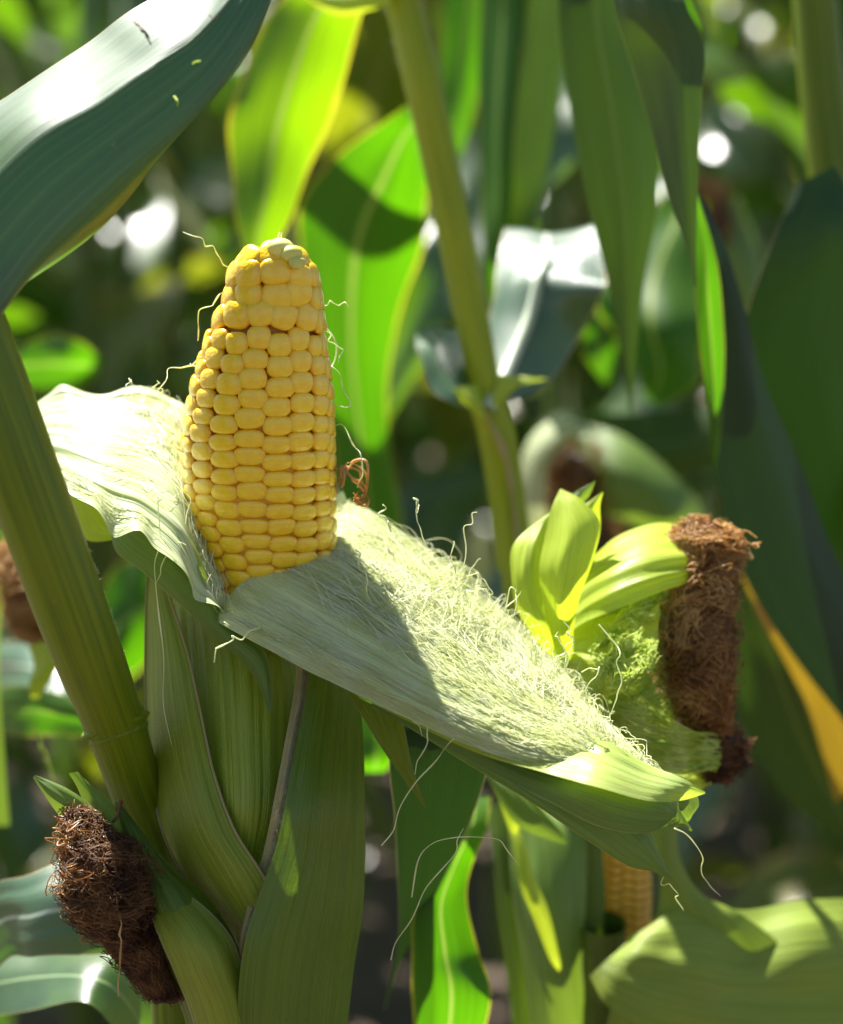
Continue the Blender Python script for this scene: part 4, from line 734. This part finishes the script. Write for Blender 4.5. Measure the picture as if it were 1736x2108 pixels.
sheet('husk_leaf', e4, M['husk_pale'], [(1320, 1640, 1380, 1640, .72, 2), (1338, 1720, 1392, 1700, .715, 4), (1350, 1780, 1402, 1770, .712, 5), (1360, 1830, 1445, 1840, .712, 5), (1345, 1900, 1520, 1880, .712, 5), (1280, 2000, 1620, 1960, .715, 5), (1240, 2150, 1700, 2100, .72, 4)], nu=60, nv=40, pleat=.3, pk=12, ripple=1, seed=95, label='pale husk leaf right of the orange kernels')
sheet('husk_leaf', e4, M['husk_pale'], [(1210, 2010, 1300, 1930, .700, 1), (1250, 2070, 1370, 1880, .700, 6, 12), (1350, 2120, 1440, 1855, .702, 8, 20), (1480, 2150, 1530, 1868, .708, 8, 24), (1620, 2160, 1640, 1856, .715, 7, 24), (1780, 2150, 1790, 1845, .725, 4, 20)], nu=60, nv=40, ripple=1.2, pleat=.3, pk=12, seed=96, label='broad grey green husk leaf spread across the lower right corner')
sheet('husk_leaf', e4, M['husk_green'], [(998, 1585, 1010, 1580, .690), (1030, 1655, 1060, 1610, .688, 2), (1070, 1705, 1110, 1660, .686, 2), (1130, 1728, 1150, 1705, .686, 1), (1166, 1738, 1168, 1734, .686)], nu=40, nv=14, pleat=.2, seed=97, label='pointed husk tip with a sunlit end')
sheet('husk_leaf', e4, M['husk_lime'], [(1000, 1580, 1016, 1578, .700), (1025, 1640, 1045, 1620, .70, 1), (1045, 1700, 1070, 1670, .70, 1), (1060, 1720, 1066, 1716, .70)], nu=20, nv=8, seed=98)
stalk(e4, M['stalk'], [(1270, 2150, .745, 60), (1240, 2400, .76, 45), (1190, 2800, .79, 32)], name='shank', n=16)

# blurred ear behind, white lit rim and brown silk
e5 = thing('corn_ear', P(1450, 1300, 1.0), 'blurred ear behind the lime one, white sunlit husk rim and brown silk', 'corn ear', 'ears of corn')
sheet('husk_leaf', e5, M['husk_left'], [(1090, 1120, 1140, 1130, .985), (1072, 1020, 1125, 1040, .975, 3, -15), (1075, 940, 1130, 960, .97, 4, -15), (1105, 885, 1160, 915, .965, 4, -15), (1160, 858, 1205, 890, .96, 3, -10), (1230, 880, 1240, 900, .965)], label='white rim of the blurred husk')
sheet('husk_leaf', e5, M['husk_green'], [(1180, 1010, 1190, 870, .985, 4), (1250, 1060, 1270, 890, .975, 10), (1310, 1080, 1340, 935, .97, 10), (1360, 1120, 1410, 1000, .97, 9), (1420, 1180, 1480, 1080, .98, 6), (1540, 1320, 1580, 1250, 1.0, 3)], label='olive blurred husk sweeping to the right')
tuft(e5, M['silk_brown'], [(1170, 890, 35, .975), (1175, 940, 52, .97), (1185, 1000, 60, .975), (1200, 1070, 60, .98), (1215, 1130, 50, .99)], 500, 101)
stalk(e5, M['stalk'], [(1480, 1200, .99, 30), (1620, 1450, 1.0, 24), (1760, 1700, .95, 22), (1830, 1900, .88, 22)], name='shank', n=16)
# blurred brown silk at the left edge and far right
e6 = thing('corn_ear', P(-20, 1700, .78), 'blurred orange brown silk of an ear behind the thick stalk at the left edge', 'corn ear', 'ears of corn')
tuft(e6, M['silk_amber'], [(20, 1120, 15, .76), (40, 1170, 40, .76), (62, 1230, 52, .76), (75, 1290, 45, .76), (90, 1330, 20, .76)], 500, 111, core_mat=M['silk_brown'])
tuft(e6, M['silk_brown'], [(30, 1150, 25, .76), (50, 1200, 44, .76), (78, 1270, 40, .76), (95, 1325, 18, .76)], 260, 112, core=False)
sheet('husk_leaf', e6, M['husk_green'], [(-60, 1060, 40, 1100, .78, 4), (-90, 1150, 10, 1200, .78, 8), (-100, 1400, 0, 1400, .79, 8), (-60, 1700, 20, 1700, .80, 4)], label='husk of the ear at the left edge')
sheet('husk_leaf', e6, M['husk_lime'], [(60, 1330, 90, 1320, .75, 1), (70, 1370, 130, 1340, .75, 3), (60, 1410, 110, 1390, .75, 2), (65, 1440, 80, 1440, .76)], nu=20, nv=10)
strand('silk_strand', e6, M['silk_lime'], [(70, 1500, .74), (90, 1550, .74), (115, 1605, .745)], r=.6)
e7 = thing('corn_ear', P(1520, 700, 1.2), 'far blurred ear tip with orange brown silk high at the right', 'corn ear', 'ears of corn')
tuft(e7, M['silk_amber'], [(1440, 365, 14, 1.2), (1462, 385, 28, 1.2), (1475, 410, 26, 1.2)], 160, 121, core_mat=M['silk_brown'])
tuft(e7, M['silk_brown'], [(1465, 400, 28, 1.2), (1485, 450, 30, 1.2), (1505, 510, 24, 1.2)], 220, 122)
sheet('husk_leaf', e7, M['husk_green'], [(1470, 430, 1520, 400, 1.2, 3), (1480, 520, 1560, 500, 1.2, 10), (1510, 640, 1590, 620, 1.2, 10), (1550, 760, 1610, 750, 1.2, 6)], label='blurred green husk')

# plant F : blades under the main husk
pF = thing('corn_plant', P(900, 2900, .72) * [1, 1, 0], 'corn plant with dark blue green and bright green leaves hanging below the peeled husk', 'corn plant', 'corn plants of the front row')
stalk(pF, M['stalk'], [(900, 1500, .86, 24), (905, 2000, .84, 26), (905, 2300, .82, 28)] + ground_pts(900, 2500, .80, 28), n=50)
sheet('leaf', pF, M['leaf_deep'], [(900, 1380, 1000, 1400, .64, 2), (830, 1440, 1010, 1500, .635, 4), (802, 1560, 1002, 1590, .638, 4, 12), (812, 1680, 965, 1700, .655, 4, 12), (818, 1800, 918, 1800, .675, 3, 10), (822, 1900, 868, 1900, .695, 2), (812, 1985, 822, 1985, .71), (790, 2080, 792, 2080, .73)], nu=70, nv=40, pleat=.2, pk=20, seed=131, label='dark blue green leaf with a straw edge below the husk')
sheet('leaf', pF, M['leaf_lit'], [(950, 1640, 1010, 1640, .74, 1), (945, 1700, 1002, 1700, .70, 3, 20), (905, 1780, 968, 1790, .695, 5, 20), (855, 1870, 962, 1860, .695, 6, 14), (848, 1960, 985, 1960, .698, 6, 14), (850, 2060, 1010, 2060, .70, 5), (860, 2250, 960, 2250, .72, 3)], nu=60, nv=30, pleat=.3, pk=12, seed=132, label='bright green leaf with a yellow right edge')
sheet('leaf', pF, M['leaf_lit'], [(735, 1470, 830, 1440, .80, 2), (740, 1520, 810, 1510, .80, 3), (745, 1570, 805, 1570, .80, 3), (748, 1590, 790, 1590, .81)], nu=20, nv=12, label='small bright green blade beside the ear')
